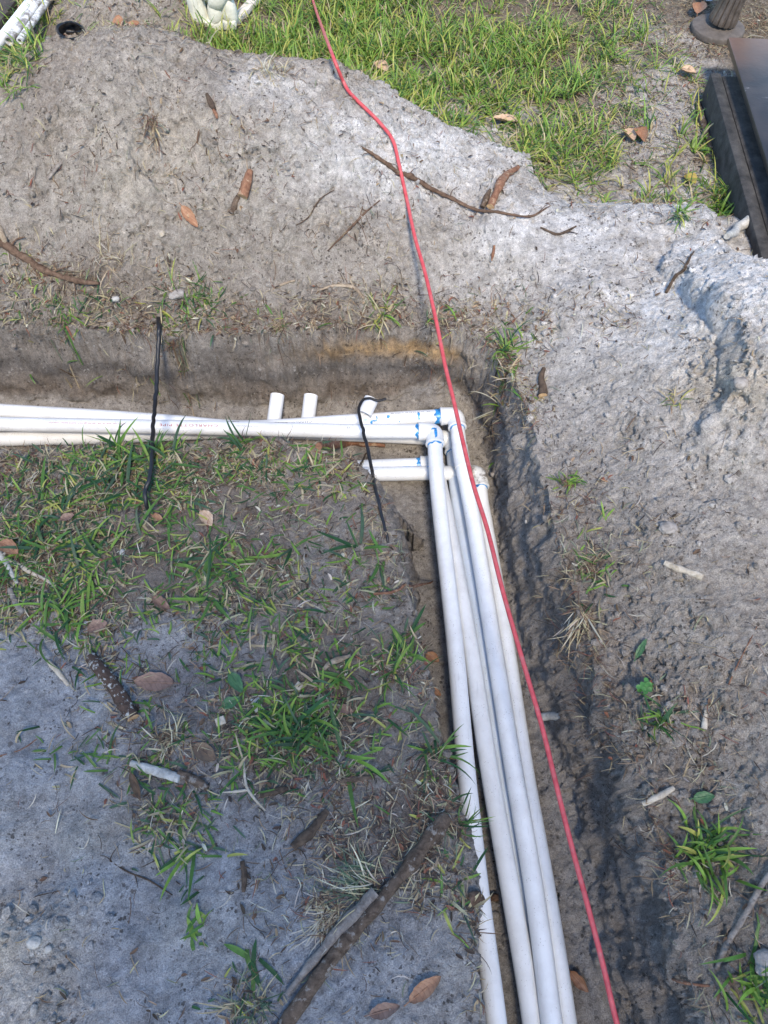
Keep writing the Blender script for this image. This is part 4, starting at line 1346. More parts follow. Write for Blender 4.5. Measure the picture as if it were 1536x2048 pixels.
def stick(label, px, r, mat, cat='stick', name='stick', cut=None, seed=1, side=(), group=None, rough=.22, knots=0, lift=None, oval=1.0):
    """px polyline; r radius or list; side = [(t, du, dv, length factor)] twigs"""
    rl = r if isinstance(r, (list, tuple)) else [r, r * .85]
    p = ground_path(px, max(rl), lift)
    rad = np.interp(np.linspace(0, 1, len(p)), np.linspace(0, 1, len(rl)), rl)
    rsl = np.random.RandomState(seed)
    p = p + np.stack([max(rl) * .25 * vn2(np.linspace(0, len(p) * .11, len(p)), 0 * p[:, 0], seed), max(rl) * .25 * vn2(np.linspace(0, len(p) * .11, len(p)), 0 * p[:, 0], seed + 5), 0 * p[:, 0]], 1)
    for k in range(knots):
        i = rsl.randint(2, len(p) - 2)
        rad = rad * (1 + .35 * np.exp(-((np.arange(len(p)) - i) / 1.8) ** 2))
    loc = p[len(p) // 2].copy()
    mats = [M[mat]] + ([M[cut]] if cut else [])
    mb = MB()
    v, f = tube(p, rad, 14 if max(rl) > .004 else 7, rough, seed, cap=True, freq=.5 / max(rl), oval=oval)
    mb.add((v, f[:-2])); mb.add(([], []))
    o0 = len(mb.v)
    if cut:
        mb.f += f[-2:]; mb.m += [1, 1]
    else:
        mb.f += f[-2:]; mb.m += [0, 0]
    for (t, du, dv, rr) in side:
        i = min(len(p) - 1, int(t * (len(p) - 1)))
        a = p[i]
        uu, vv_ = proj(*a)
        b = hit(uu + du, vv_ + dv, rr)
        mid = (a + b) / 2 + np.array([rsl.uniform(-.3, .3), rsl.uniform(-.3, .3), .25]) * np.linalg.norm(b - a) * .4
        q = smooth_path([a, mid, b], .004)
        mb.add(tube(q, [rr, rr * .7, rr * .3], 7, rough, seed + 3))
    mb.v = [tuple(np.array(q) - loc) for q in mb.v]
    o = mb.build(name, mats, sharp=60)
    o.location = loc
    return tag(o, label, cat, group)

SG = 'sticks and branches lying on the soil'
stick('thick brown branch running down to the bottom edge beside the near bank', [(895, 1632), (850, 1690), (790, 1770), (735, 1835), (680, 1895), (625, 1965), (575, 2040), (540, 2090)], [.0105, .0120, .011, .0115, .013], 'bark_brown', 'branch', 'branch', 'wood_cut', 3, group=SG, knots=4, side=[(.04, -28, -6, .006), (.62, -20, -14, .004), (.3, 16, 20, .003)])
stick('grey weathered branch lying alongside the thick brown one', [(750, 1782), (705, 1830), (655, 1885), (610, 1935), (575, 1985)], [.012, .0105, .009, .007, .004], 'bark_grey', 'branch', 'branch', None, 4, group=SG, knots=2, rough=.3)
stick('short cut log with pale lichen on dark bark at the edge of the blue-grey sand', [(188, 1318), (212, 1352), (240, 1392), (272, 1438)], [.012, .0145, .015, .013], 'bark_moss', 'stick', 'stick', 'wood_cut', 5, group=SG)
stick('white peeled stick with splintered end below the straw tuft', [(264, 1526), (300, 1540), (362, 1560)], [.006, .010, .008], 'wood_white', 'stick', 'stick', None, 6, group=SG, rough=.35)
stick('brown broken stick just under the white peeled one', [(360, 1548), (385, 1562), (415, 1580)], [.007, .009, .006], 'bark_brown', 'stick', 'stick', None, 61, group=SG, rough=.35)
stick('bleached forked branch poking in at the left edge of the grass', [(-30, 1080), (4, 1112), (22, 1140), (38, 1168)], [.010, .009, .007, .003], 'wood_white', 'branch', 'branch', None, 7, group=SG, side=[(.5, 30, -20, .004)])
stick('thin pale branch angling right from the left edge over the grass', [(12, 1118), (60, 1145), (100, 1165), (130, 1185)], [.006, .0055, .004, .002], 'wood_pale', 'stick', 'stick', None, 8, group=SG, side=[(.6, 30, 30, .002)])
stick('crooked grey stick standing on the left edge of the blue-grey sand', [(22, 1180), (36, 1210), (50, 1228)], [.006, .007, .006], 'bark_grey', 'stick', 'stick', None, 9, group=SG)
stick('greyish twig running down from the big-bladed clump to the mossy log', [(98, 1325), (120, 1350), (140, 1372)], [.004, .0055, .004], 'wood_pale', 'stick', 'stick', None, 10, group=SG)
stick('long dark hairy root trailing across the pale pile under the red cord', [(722, 296), (765, 325), (800, 350), (850, 374), (900, 398), (955, 424), (1010, 430), (1060, 436), (1100, 416)], [.004, .0065, .0075, .006, .005, .004, .0035, .003, .0015], 'root', 'root', 'root', None, 11, group='roots lying on the dirt', rough=.35,
      side=[(.12, 25, 8, .0015), (.25, 20, -15, .0015), (.38, 0, 20, .0012), (.46, 18, -22, .0014), (.6, -10, 14, .001), (.72, 14, 10, .001), (.9, 20, -16, .0012), (.05, -20, 12, .0012)])
stick('short stubby reddish stick leaning by the long dark root, left of a pair', [(965, 420), (972, 400), (980, 382)], [.008, .009, .004], 'bark_brown', 'stick', 'stick', None, 12, group=SG)
stick('longer reddish bark stick with broken top, right of a pair on the pale sand', [(980, 420), (994, 385), (1010, 358), (1035, 340)], [.0105, .0125, .011, .006], 'bark_red', 'stick', 'stick', 'wood_cut', 13, group=SG, side=[(.85, 16, -8, .003)])
stick('thin lower stick of a crossed pair on the face of the dirt pile', [(464, 432), (474, 405), (482, 385)], [.008, .008, .005], 'bark_brown', 'stick', 'stick', None, 14, group=SG)
stick('stout barked stick upper of a crossed pair on the face of the dirt pile', [(486, 402), (492, 375), (500, 345)], [.013, .014, .007], 'bark_red', 'stick', 'stick', 'wood_cut', 15, group=SG)
stick('bent twig on the pale sand below the lawn edge', [(1080, 456), (1098, 464), (1118, 471), (1152, 454)], [.0025, .004, .004, .0025], 'bark_dark', 'twig', 'twig', None, 16, group=SG, side=[(.65, 28, 4, .002)])
stick('dark forked twig standing on the bright sand at right', [(1332, 588), (1350, 556), (1368, 538), (1386, 506)], [.004, .0045, .0035, .002], 'bark_dark', 'twig', 'twig', None, 17, group=SG, side=[(.55, -20, -12, .0015), (.75, -14, -6, .001), (.3, -12, -10, .001)])
stick('knobbly stick with orange broken ends next to the black beam', [(1392, 212), (1402, 240), (1412, 268), (1421, 302)], [.009, .012, .011, .008], 'bark_brown', 'stick', 'stick', 'wood_cut', 18, group=SG, side=[(.5, 18, -6, .005)])
stick('tangled thick root sticking from the left foot of the dirt pile', [(-20, 478), (25, 505), (70, 535), (130, 560), (200, 572)], [.013, .012, .010, .008, .004], 'root', 'root', 'root', None, 19, group='roots lying on the dirt', rough=.4, side=[(.2, 30, -20, .004), (.4, 20, 30, .003), (.6, 40, -12, .003), (.8, 5, 34, .002), (.1, -6, 30, .004)])
stick('split yellowish root end at the left edge of the dirt pile', [(-10, 450), (8, 478), (18, 500)], [.010, .012, .006], 'root_pale', 'root', 'root', None, 20, group='roots lying on the dirt', rough=.5)
stick('pale forked root on the pile above the tan layer', [(640, 582), (672, 574), (705, 578), (728, 602)], [.003, .005, .006, .003], 'root_pale', 'root', 'root', None, 21, group='roots lying on the dirt', side=[(.7, -10, -26, .003), (.5, -26, -10, .002)])
stick('small pale twig left of the forked root', [(545, 582), (565, 570), (590, 562)], [.002, .004, .003], 'root_pale', 'twig', 'twig', None, 22, group=SG)
stick('fibrous brown root spreading on the pile left of the red cord', [(655, 505), (690, 470), (718, 440), (760, 402)], [.0015, .003, .003, .0015], 'root', 'root', 'root', None, 23, group='roots lying on the dirt', side=[(.55, 22, 50, .0012), (.6, 8, -46, .0015), (.75, -50, -4, .0012), (.7, 30, 60, .001)])
stick('thin black root hair arching on the middle of the pile', [(592, 452), (618, 436), (635, 405), (668, 382)], [.0015, .002, .002, .001], 'bark_dark', 'root', 'root', None, 24, group='roots lying on the dirt')
stick('pale stick half sunk in the grey spoil at right', [(1326, 1128), (1360, 1142), (1404, 1156)], [.005, .0075, .007], 'wood_pale', 'stick', 'stick', None, 25, group=SG, rough=.3)
stick('sand-crusted white root stub jutting from the right trench wall', [(1078, 1436), (1100, 1434), (1126, 1438)], [.009, .010, .007], 'wood_white', 'root', 'root', None, 26, group='roots lying on the dirt', lift=.012)
stick('long straight grey stick at the lower right below the lush tuft', [(1560, 1720), (1520, 1770), (1475, 1850), (1450, 1890), (1428, 1938)], [.0045, .005, .0055, .005, .0035], 'bark_grey', 'stick', 'stick', None, 27, group=SG, side=[(.8, -12, 14, .002), (.55, 14, 6, .002)])
stick('short grey stick pointing up right on the dark clods', [(1282, 1610), (1310, 1596), (1345, 1578)], [.0045, .0065, .005], 'wood_pale', 'stick', 'stick', None, 28, group=SG)
stick('tiny tan stick upright on the grey spoil by the right edge', [(1411, 1420), (1408, 1440), (1404, 1458)], [.003, .005, .005], 'wood_pale', 'stick', 'stick', None, 29, group=SG)
stick('cut root stub with round orange end in the pale sand', [(1088, 740), (1082, 762), (1083, 797)], [.006, .010, .0115], 'bark_dark', 'root', 'root', 'wood_cut', 30, group='roots lying on the dirt', lift=.006)
stick('long reddish pine needle lying on the grey spoil by the right edge', [(1456, 1370), (1482, 1315), (1512, 1255)], .0014, 'bark_red', 'needle', 'pine_needle', None, 31)
stick('pale twig standing in the leaf litter right of the brown leaf', [(480, 1490), (488, 1530), (496, 1578), (530, 1622)], [.0015, .003, .003, .002], 'wood_pale', 'twig', 'twig', None, 32, group=SG, side=[(.65, -52, 6, .003), (.4, 12, -18, .0015)])
stick('dark bark strip on the ground above the uprooted clump', [(655, 1620), (625, 1660), (585, 1698)], [.006, .010, .007], 'bark_dark', 'bark strip', 'bark_strip', None, 33, group=SG, rough=.4)
stick('brown stick lying flat near the top of the thick branch', [(680, 1562), (715, 1560), (745, 1556)], [.006, .0065, .004], 'bark_brown', 'stick', 'stick', None, 34, group=SG)
stick('dark stick in the litter left of the flat brown one', [(520, 1592), (548, 1584), (575, 1580)], [.005, .007, .005], 'bark_dark', 'stick', 'stick', None, 35, group=SG)
stick('reddish brown root lying in the trench behind the banded pipe', [(640, 900), (690, 897), (735, 896), (770, 900)], [.008, .010, .010, .005], 'bark_red', 'root', 'root', None, 36, group='roots lying on the dirt', lift=.02)
stick('bone shaped white root lying at the end of the black beam', [(1448, 484), (1468, 474), (1485, 462), (1500, 452)], [.008, .010, .013, .015], 'wood_white', 'root', 'root', None, 37, group='roots lying on the dirt', lift=.022)
stick('rusty broken root near the mound of blades on the near bank', [(648, 1340), (665, 1325), (700, 1312)], [.004, .007, .004], 'root_pale', 'root', 'root', None, 38, group='roots lying on the dirt')
stick('orange root stub poking out of the dirt pile', [(428, 226), (433, 236), (436, 248)], [.004, .005, .003], 'bark_red', 'root', 'root', None, 39, group='roots lying on the dirt', lift=.012)
stick('dark bark plate above the orange root stub on the pile', [(414, 190), (420, 205), (430, 224)], [.004, .008, .006], 'bark_dark', 'bark strip', 'bark_strip', None, 40, group=SG)
stick('thin reddish needle lying on the pale sand of the near left', [(0, 1512), (40, 1500), (76, 1478)], .0011, 'bark_red', 'needle', 'pine_needle', None, 41)
stick('fine dark root creeping over the pale sand of the lower left', [(220, 1722), (260, 1745), (300, 1762), (345, 1790)], [.001, .0016, .0016, .001], 'bark_dark', 'root', 'root', None, 42, group='roots lying on the dirt', side=[(.1, -30, -18, .001), (.4, 6, 26, .001), (.0, 20, -34, .001)])
stick('gnarled brown root end at the trench edge beside the near pipe', [(940, 1802), (970, 1798), (996, 1795)], [.010, .009, .006], 'root', 'root', 'root', None, 43, group='roots lying on the dirt', lift=.006, rough=.4)
stick('red thread-like root on the bank where the corner slopes down', [(745, 1190), (800, 1180), (865, 1165)], [.003, .004, .002], 'bark_red', 'root', 'root', None, 44, group='roots lying on the dirt', side=[(.4, -30, -20, .002)])
stick('dark forked root beside the ends of the pipes coming from the bank', [(738, 908), (728, 925), (716, 948)], [.0025, .003, .002], 'bark_dark', 'root', 'root', None, 45, group='roots lying on the dirt', lift=.02)
stick('thin brown root hanging down the far trench wall above the heap of sand', [(815, 705), (808, 735), (800, 760)], [.001, .0016, .001], 'root', 'root', 'root', None, 46, group='roots lying on the dirt', side=[(.5, -30, 30, .001), (.5, 34, 28, .001)], lift=.004)
stick('small curved stick on the left face of the dirt pile', [(98, 362), (110, 345), (128, 322)], [.003, .005, .003], 'bark_grey', 'stick', 'stick', None, 47, group=SG)
stick('flat reddish sliver of bark on the pale sand', [(982, 526), (985, 508), (988, 490)], [.002, .0045, .003], 'bark_red', 'bark strip', 'bark_strip', None, 48, group=SG)
stick('dark brown bark flake lying upright on the pale sand of the lower middle', [(487, 1722), (490, 1750), (488, 1785)], [.004, .006, .003], 'bark_dark', 'bark strip', 'bark_strip', None, 49, group=SG, side=[(.2, -14, 6, .002), (.2, 14, 4, .002)])
stick('reddish twig reaching into the grey spoil at the bottom right', [(1335, 1955), (1370, 1965), (1420, 1972)], [.0015, .003, .002], 'bark_red', 'twig', 'twig', None, 50, group=SG)

# ------------------------------------------------------------------ leaves
def leaf_mat(name, c1, c2):
    m, nt, b = new_mat(name)
    vec = coords(nt)
    c = ramp(nt, noise(nt, vec, 90, 5, .65), .3, .7, (*c1, 1), (*c2, 1))
    wv = ND(nt, 'ShaderNodeTexWave', bands_direction='DIAGONAL')
    wv.inputs['Scale'].default_value = 55
    wv.inputs['Distortion'].default_value = 3
    nt.links.new(vec, wv.inputs['Vector'])
    c = mixc(nt, ramp(nt, wv.outputs['Fac'], .8, 1.0, (0, 0, 0, 1), (.35, .35, .35, 1)), c, tuple(q * .5 for q in c1))
    nt.links.new(c, b.inputs['Base Color'])
    b.inputs['Roughness'].default_value = .55
    nt.links.new(bump(nt, noise(nt, vec, 120, 4), .001, .6), b.inputs['Normal'])
    return m
M['lf_brown'] = leaf_mat('brown_leaf', (.13, .075, .05), (.24, .15, .11))
M['lf_orange'] = leaf_mat('orange_leaf', (.22, .10, .05), (.36, .20, .11))
M['lf_tan'] = leaf_mat('tan_leaf', (.34, .22, .13), (.54, .40, .28))
M['lf_dark'] = leaf_mat('dark_leaf', (.07, .045, .03), (.15, .095, .05))
M['lf_green'] = leaf_mat('green_leaf', (.03, .09, .035), (.06, .15, .05))
M['lf_yellow'] = leaf_mat('yellow_leaf', (.26, .22, .04), (.40, .28, .07))

def surf_frame(c):
    e = .02
    gxn = (ground_z(c[0] + e, c[1]) - ground_z(c[0] - e, c[1])) / (2 * e)
    gyn = (ground_z(c[0], c[1] + e) - ground_z(c[0], c[1] - e)) / (2 * e)
    n = np.array([-gxn, -gyn, 1.0])
    return n / np.linalg.norm(n)

def leaf(label, u0, v0, u1, v1, wr, mat, curl=.25, seed=1, lift=.006, tilt=0):
    """from stalk end (u0,v0) to tip (u1,v1)"""
    c = hit((u0 + u1) / 2, (v0 + v1) / 2, lift)
    a, b = at(u0, v0, c[2]), at(u1, v1, c[2])
    L0 = np.linalg.norm(b - a)
    for q in (a, b):
        q[2] = np.clip(float(ground_z(q[0], q[1])) + lift, c[2] - .35 * L0, c[2] + .35 * L0)
    ax = b - a
    L = np.linalg.norm(ax); ax /= L
    n = surf_frame(c)
    n = n - ax * (n @ ax); n /= np.linalg.norm(n)
    w = np.cross(n, ax)
    K, J = 15, 9
    rs_ = np.random.RandomState(seed)
    v, f = [], []
    for k in range(K):
        t = k / (K - 1)
        hw = L * wr * .5 * (math.sin(math.pi * min(1, t * .94 + .03)) ** .75) * (1.15 - .35 * t)
        if k in (0, K - 1): hw *= .1
        hw *= 1 + .06 * rs_.randn()
        for j in range(J):
            s = j / (J - 1) * 2 - 1
            z = curl * hw * (s * s) * 1.1 + curl * .30 * L * (t - .5) ** 2 + .03 * L * math.sin(5 * t + seed) * s + tilt * hw * s
            z += .0007 * rs_.randn()
            v.append(a + ax * (t * L) + w * (s * hw) + n * (z + .001))
    for k in range(K - 1):
        for j in range(J - 1):
            q = k * J + j
            f.append([q, q + 1, q + J + 1, q + J])
    v2 = [q - n * .0006 for q in v]
    mb = MB().add((v, f)).add((v2, [x[::-1] for x in f]))
    mb.add(tube(smooth_path([a - ax * L * .16 + n * .002, a + n * .002, a + ax * L * .5 + n * .0012, b - ax * L * .05 + n * .001], .006), [.0011, .0012, .0009, .0004], 6))
    mb.v = [tuple(np.array(q) - c) for q in mb.v]
    o = mb.build('leaf', M[mat], sharp=None)
    o.location = c
    return tag(o, label, 'leaf', 'fallen leaves')

leaf('large brown oval leaf lying on blue-grey sand beside the mossy log', 348, 1366, 270, 1366, .52, 'lf_brown', .2, 1)
leaf('medium dark brown leaf lying below the straw tuft in the near bank', 388, 1492, 432, 1520, .62, 'lf_dark', .3, 2)
leaf('bright orange leaf curled over the bleached branch at the left edge', 2, 1086, 42, 1112, .55, 'lf_orange', .5, 3, .02)
leaf('tan triangular leaf above the mossy log', 175, 1262, 216, 1246, .7, 'lf_brown', .3, 4)
leaf('greyish curled leaf in the grass of the near bank', 306, 1194, 340, 1218, .45, 'lf_brown', .8, 5)
leaf('rusty leaf pointing up right near the bottom edge', 818, 2004, 882, 1952, .38, 'lf_orange', .5, 6)
leaf('pinkish brown leaf cut by the bottom of the picture beside the thick branch', 738, 2030, 800, 2012, .42, 'lf_brown', .5, 7)
leaf('shiny brown leaf in the trench between the pipes and the red cord', 1143, 1942, 1176, 1984, .48, 'lf_orange', .6, 8, .008)
leaf('narrow dark leaf with yellow rim beside the white peeled stick', 262, 1546, 282, 1602, .26, 'lf_dark', .8, 9, .012)
leaf('tan broken leaf in the grass near the foot of the black cable', 402, 1022, 424, 1050, .6, 'lf_tan', .5, 10)
leaf('small orange leaf right of the foot of the black cable', 304, 1030, 326, 1040, .5, 'lf_orange', .4, 11, .014)
leaf('pinkish leaf lying near the left end of the pipes in the grass', 120, 1040, 150, 1030, .6, 'lf_brown', .4, 12, .014)
leaf('orange sliver leaf on the face of the dirt pile', 365, 418, 392, 442, .4, 'lf_orange', .5, 13)
leaf('tan curled leaf on sandy lawn, left of a touching pair', 1248, 262, 1268, 282, .7, 'lf_tan', .8, 14, .015)
leaf('brown curled leaf on sandy lawn, right of a touching pair', 1272, 258, 1290, 284, .6, 'lf_orange', .8, 15, .015)
leaf('tan double leaf at the lawn edge above the pale pile', 985, 238, 1035, 246, .5, 'lf_tan', .6, 16, .018)
leaf('yellowish tan leaf in the bright grass right of the red cord', 748, 128, 776, 142, .7, 'lf_tan', .6, 17, .03)
leaf('pale orange leaf in the thin lawn near the black board', 1360, 140, 1392, 148, .65, 'lf_tan', .6, 18, .018)
leaf('round yellow-green leaf on the sand by the black beam', 1372, 350, 1390, 368, .85, 'lf_yellow', .4, 19, .012)
leaf('orange leaf resting on the slope beside the near pipe, upper of two', 852, 1308, 878, 1324, .7, 'lf_orange', .5, 20, .006)
leaf('brownish leaf resting on the slope beside the near pipe, lower of two', 858, 1378, 882, 1392, .6, 'lf_orange', .5, 21, .006)
leaf('small upright reddish leaf beyond the pile at the top left', 232, 52, 240, 34, .6, 'lf_orange', .4, 22, .012)
leaf('flat orange-brown leaf beyond the pile, right of the upright one', 256, 44, 288, 50, .5, 'lf_orange', .5, 23, .012)
leaf('dark green oval leaf in the middle of the near bank', 458, 1345, 484, 1385, .5, 'lf_green', .3, 24, .012)
leaf('dull green leaf just below the dark green oval one', 444, 1416, 482, 1396, .55, 'lf_green', .3, 25)
leaf('green torn leaf on the dark clods at the far right', 1384, 1598, 1424, 1594, .55, 'lf_green', .3, 26)
leaf('fallen green blade-like leaf above the clover', 1276, 1312, 1290, 1282, .3, 'lf_green', .3, 27)
leaf('brown leaf under the lawn edge above the low green clump', 1082, 318, 1108, 326, .5, 'lf_brown', .5, 28)
leaf('small reddish brown leaf beside the dense mound of blades', 676, 1414, 706, 1424, .6, 'lf_brown', .5, 29)
leaf('narrow brown leaf standing between the oval leaf and the wood chip', 400, 1452, 410, 1436, .6, 'lf_dark', .4, 30, .008)
leaf('brown leaf beside the lamp post foot', 1395, 28, 1402, 6, .6, 'lf_orange', .5, 31, .02)
leaf('dry brown leaf in the bottom right dirt beside the long grey stick', 1452, 1962, 1480, 1955, .6, 'lf_brown', .5, 32)

# chips of wood, stones
def chunk(label, u, v, size, mat, cat, name, seed=1, yaw=0, boxy=False, group=None, lift=.3):
    rs_ = np.random.RandomState(seed)
    c = hit(u, v)
    c[2] += size[2] * lift
    if boxy:
        ca, sa = math.cos(yaw), math.sin(yaw)
        v_, f_ = box_vf((0, 0, 0), size, [(ca, sa, 0), (-sa, ca, .25), (0, -.25, 1)], min(size) * .12)
        v_ = np.array(v_) * (1 + .08 * rs_.randn(len(v_), 1) * 0)
        mb = MB().add((v_, f_))
        o = mb.build(name, M[mat], sharp=30)
    else:
        q = iv * (1 + .22 * vn3(iv[:, 0] * 1.7 + seed, iv[:, 1] * 1.7, iv[:, 2] * 1.7, seed)[:, None] + .10 * vn3(iv[:, 0] * 4 + seed, iv[:, 1] * 4, iv[:, 2] * 4, seed)[:, None]) * np.array(size) * .5
        ca, sa = math.cos(yaw), math.sin(yaw)
        q = q @ np.array([[ca, sa, 0], [-sa, ca, 0], [0, 0, 1]])
        o = MB().add((q, if_.tolist())).build(name, M[mat], sharp=50)
    o.location = c
    return tag(o, label, cat, group)
M['stone'] = bark('pale_stone', (.34, .32, .29), (.50, .48, .44))
M['stone_dark'] = bark('soil_crusted_stone', (.20, .18, .16), (.38, .35, .32))
chunk('square pale wood chip between the brown leaf and the mound of blades', 442, 1443, (.019, .016, .012), 'wood_pale', 'wood chip', 'wood_chip', 1, .4, True, 'wood chips')
chunk('small pale wood chip on the dark litter above the mound of blades', 598, 1373, (.015, .014, .010), 'wood_pale', 'wood chip', 'wood_chip', 2, 1.0, True, 'wood chips')
chunk('weathered flat wood chip left of the mound of blades', 515, 1410, (.030, .018, .008), 'wood_white', 'wood chip', 'wood_chip', 3, 2.0, True, 'wood chips')
chunk('white pebble in the grass of the near bank', 245, 1106, (.012, .016, .010), 'stone', 'pebble', 'pebble', 4)
chunk('round pale clod on the rough sand at the lower left', 70, 1886, (.024, .020, .016), 'stone', 'clod', 'clod', 5, 0, group='larger clods')
chunk('small pale clod right of the round one at the lower left', 98, 1898, (.013, .012, .010), 'stone', 'clod', 'clod', 6, 0, group='larger clods')
chunk('grey stone at the right edge above the bottom corner tuft', 1530, 1925, (.045, .04, .03), 'stone_dark', 'stone', 'stone', 7)
chunk('flat clod of crusted soil above the grass lying at the foot of the pile', 355, 592, (.045, .030, .022), 'stone_dark', 'clod', 'clod', 8, .5, group='larger clods')
chunk('white quartz pebble on the ledge left of the flat clod', 232, 600, (.022, .018, .014), 'stone', 'pebble', 'pebble', 9)
chunk('light pebble on the right bank beside the muddy elbow leg', 1052, 1044, (.008, .012, .008), 'stone', 'pebble', 'pebble', 10)
chunk('pale rounded clod in the sand step at right', 1480, 770, (.034, .028, .024), 'stone_dark', 'clod', 'clod', 11, group='larger clods')
chunk('grey stone on the far spoil beyond the sand step', 1335, 1058, (.040, .03, .02), 'stone_dark', 'stone', 'stone', 12)
chunk('yellowish stone chip on the lower face of the dirt pile', 325, 470, (.016, .022, .014), 'wood_pale', 'stone', 'stone', 13)

# ------------------------------------------------------------------ things beyond the pile
M['black_rubber_board'] = plain('black_weathered_board', (.022, .021, .021), .55, .5, 7, .001, col2=(.045, .036, .032))
M['black_beam'] = plain('black_beam', (.020, .019, .019), .8, .5, 25, .004, col2=(.05, .047, .044))
g1 = at(1424, 160, .08); g2 = at(1536, 545, .08)
ya = g1[1]; xa = g1[0]; xb = at(1536, 545, .09)[0]
bd = np.array([xb - xa, at(1536, 545, .09)[1] - ya]); bd /= np.linalg.norm(bd)
dirb = np.array([bd[0], bd[1], 0]); sideb = np.array([-bd[1], bd[0], 0])
LB = 1.7
root = empty('black_beam', g1 + dirb * LB / 2 + sideb * .09, 'long black grooved beam lying on the ground under the black board', 'beam')
cb = g1 + dirb * LB / 2
cb[2] = 0
MB().add(box_vf(cb + sideb * .126 + np.array([0, 0, .022]), (LB, .20, .15), [dirb, sideb, (0, 0, 1)], .006)).build('beam_body', M['black_beam'], root=root)
MB().add(box_vf(cb + sideb * .003 + np.array([0, 0, .030]), (LB, .036, .15), [dirb, sideb, (0, 0, 1)], .006)).build('edge_rail', M['black_beam'], root=root)
e1 = at(1455, 76, .155); e2 = at(1536, 335, .155)
bd2 = (e2 - e1); bd2[2] = 0; bd2 /= np.linalg.norm(bd2)
sd2 = np.array([-bd2[1], bd2[0], 0])
LBo = 1.15
root = empty('black_board', e1 + bd2 * LBo / 2, 'wide black board with rusty brown end and white scuffs resting on the black beam', 'board')
MB().add(box_vf(e1 + bd2 * LBo / 2 + sd2 * .30 + np.array([0, 0, -.006]), (LBo, .60, .02), [bd2, sd2, (0, 0, 1)], .005)).build('board_panel', None or M['black_rubber_board'], root=root)
# board end discoloration and scuffs are wear in the material
def board_material():
    m, nt, b = new_mat('black_board_worn')
    pos = ND(nt, 'ShaderNodeNewGeometry').outputs['Position']
    sep = ND(nt, 'ShaderNodeSeparateXYZ')
    nt.links.new(pos, sep.inputs[0])
    base = ramp(nt, noise(nt, pos, 9, 5, .6), .3, .75, (.018, .018, .020, 1), (.050, .044, .042, 1))
    add = ND(nt, 'ShaderNodeMath', operation='ADD')
    mul = ND(nt, 'ShaderNodeMath', operation='MULTIPLY'); mul.inputs[1].default_value = .35
    nt.links.new(noise(nt, pos, 6, 5, .6), mul.inputs[0])
    nt.links.new(sep.outputs[1], add.inputs[0]); nt.links.new(mul.outputs[0], add.inputs[1])
    rust = ramp(nt, add.outputs[0], 0, 1)
    mr = ND(nt, 'ShaderNodeMapRange')
    mr.inputs['From Min'].default_value = e1[1] - .10; mr.inputs['From Max'].default_value = e1[1] + .18
    nt.links.new(add.outputs[0], mr.inputs['Value'])
    c = mixc(nt, mr.outputs[0], base, (.15, .085, .055))
    mp = ND(nt, 'ShaderNodeMapping'); mp.inputs['Scale'].default_value = (9, 42, 10)
    nt.links.new(pos, mp.inputs['Vector'])
    g = ramp(nt, noise(nt, mp.outputs[0], 1.0, 5, .75), .62, .70)
    sc = hit(1520, 160)
    dist = ND(nt, 'ShaderNodeVectorMath', operation='DISTANCE')
    nt.links.new(pos, dist.inputs[0]); dist.inputs[1].default_value = tuple(at(1520, 165, .16))
    near = ramp(nt, dist.outputs['Value'], .05, .14, (1, 1, 1, 1), (0, 0, 0, 1))
    c = mixc(nt, mixc(nt, 1.0, g, near, 'MULTIPLY'), c, (.42, .42, .42))
    nt.links.new(c, b.inputs['Base Color'])
    b.inputs['Roughness'].default_value = .42
    nt.links.new(bump(nt, noise(nt, pos, 60, 5), .001, .6), b.inputs['Normal'])
    return m
root.children[0].data.materials[0] = board_material()

# fluted lamp post foot on a round plate
M['bronze'] = plain('bronze_paint', (.10, .082, .068), .45, .4, 40, .001, metal=.2)
M['plate'] = plain('weathered_plate', (.10, .085, .072), .7, .3, 45, .002)
c = at(1437, 52, .02)
c[2] = .02
root = empty('lamp_post', c, 'fluted bronze post on a round foot plate at the top right corner', 'post')
def lathe(c, prof, seg=48, flute=0, n_fl=12, axis=None):
    ax = np.array([0, 0, 1.0]) if axis is None else np.array(axis) / np.linalg.norm(axis)
    e = np.cross(ax, [0, 1.0, 0]); e /= np.linalg.norm(e)
    f2 = np.cross(ax, e)
    v, f = [], []
    for (r, z) in prof:
        for j in range(seg):
            a = 2 * math.pi * j / seg
            rr = r * (1 - flute * (abs(math.sin(n_fl * a / 2)) ** .6 < .45)) if flute and r > .02 else r
            v.append(c + ax * z + (e * math.cos(a) + f2 * math.sin(a)) * rr)
    for i in range(len(prof) - 1):
        for j in range(seg):
            f.append([i * seg + j, i * seg + (j + 1) % seg, (i + 1) * seg + (j + 1) % seg, (i + 1) * seg + j])
    return v, f
MB().add(lathe(c, [(.0, -.01), (.098, -.02), (.100, -.006), (.097, .000), (.085, .003), (.05, .006), (.0, .006)])).build('foot_plate', M['plate'], root=root)
axp = (.12, .02, 1.0)
MB().add(lathe(c + np.array([.008, 0, .015]), [(.0, 0), (.052, 0), (.054, .01), (.050, .03), (.046, .06), (.044, .9), (.0, .9)], 96, .12, 14, axp)).build('fluted_shaft', M['bronze'], root=root, sharp=25)
gl = new_mat('clear_glass')
gl[2].inputs['Transmission Weight'].default_value = .6
gl[2].inputs['Roughness'].default_value = .08
gl[2].inputs['Base Color'].default_value = (.85, .88, .9, 1)
M['glass'] = gl[0]
q = hit(1412, 12)
rootg = empty('glass_globe', q, 'small clear glass globe on a short stem beside the fluted post', 'globe')
MB().add(lathe(q, [(.0, 0), (.012, 0), (.013, .02), (.008, .024), (.0, .024)], 24)).build('stem', M['bronze'], root=rootg)
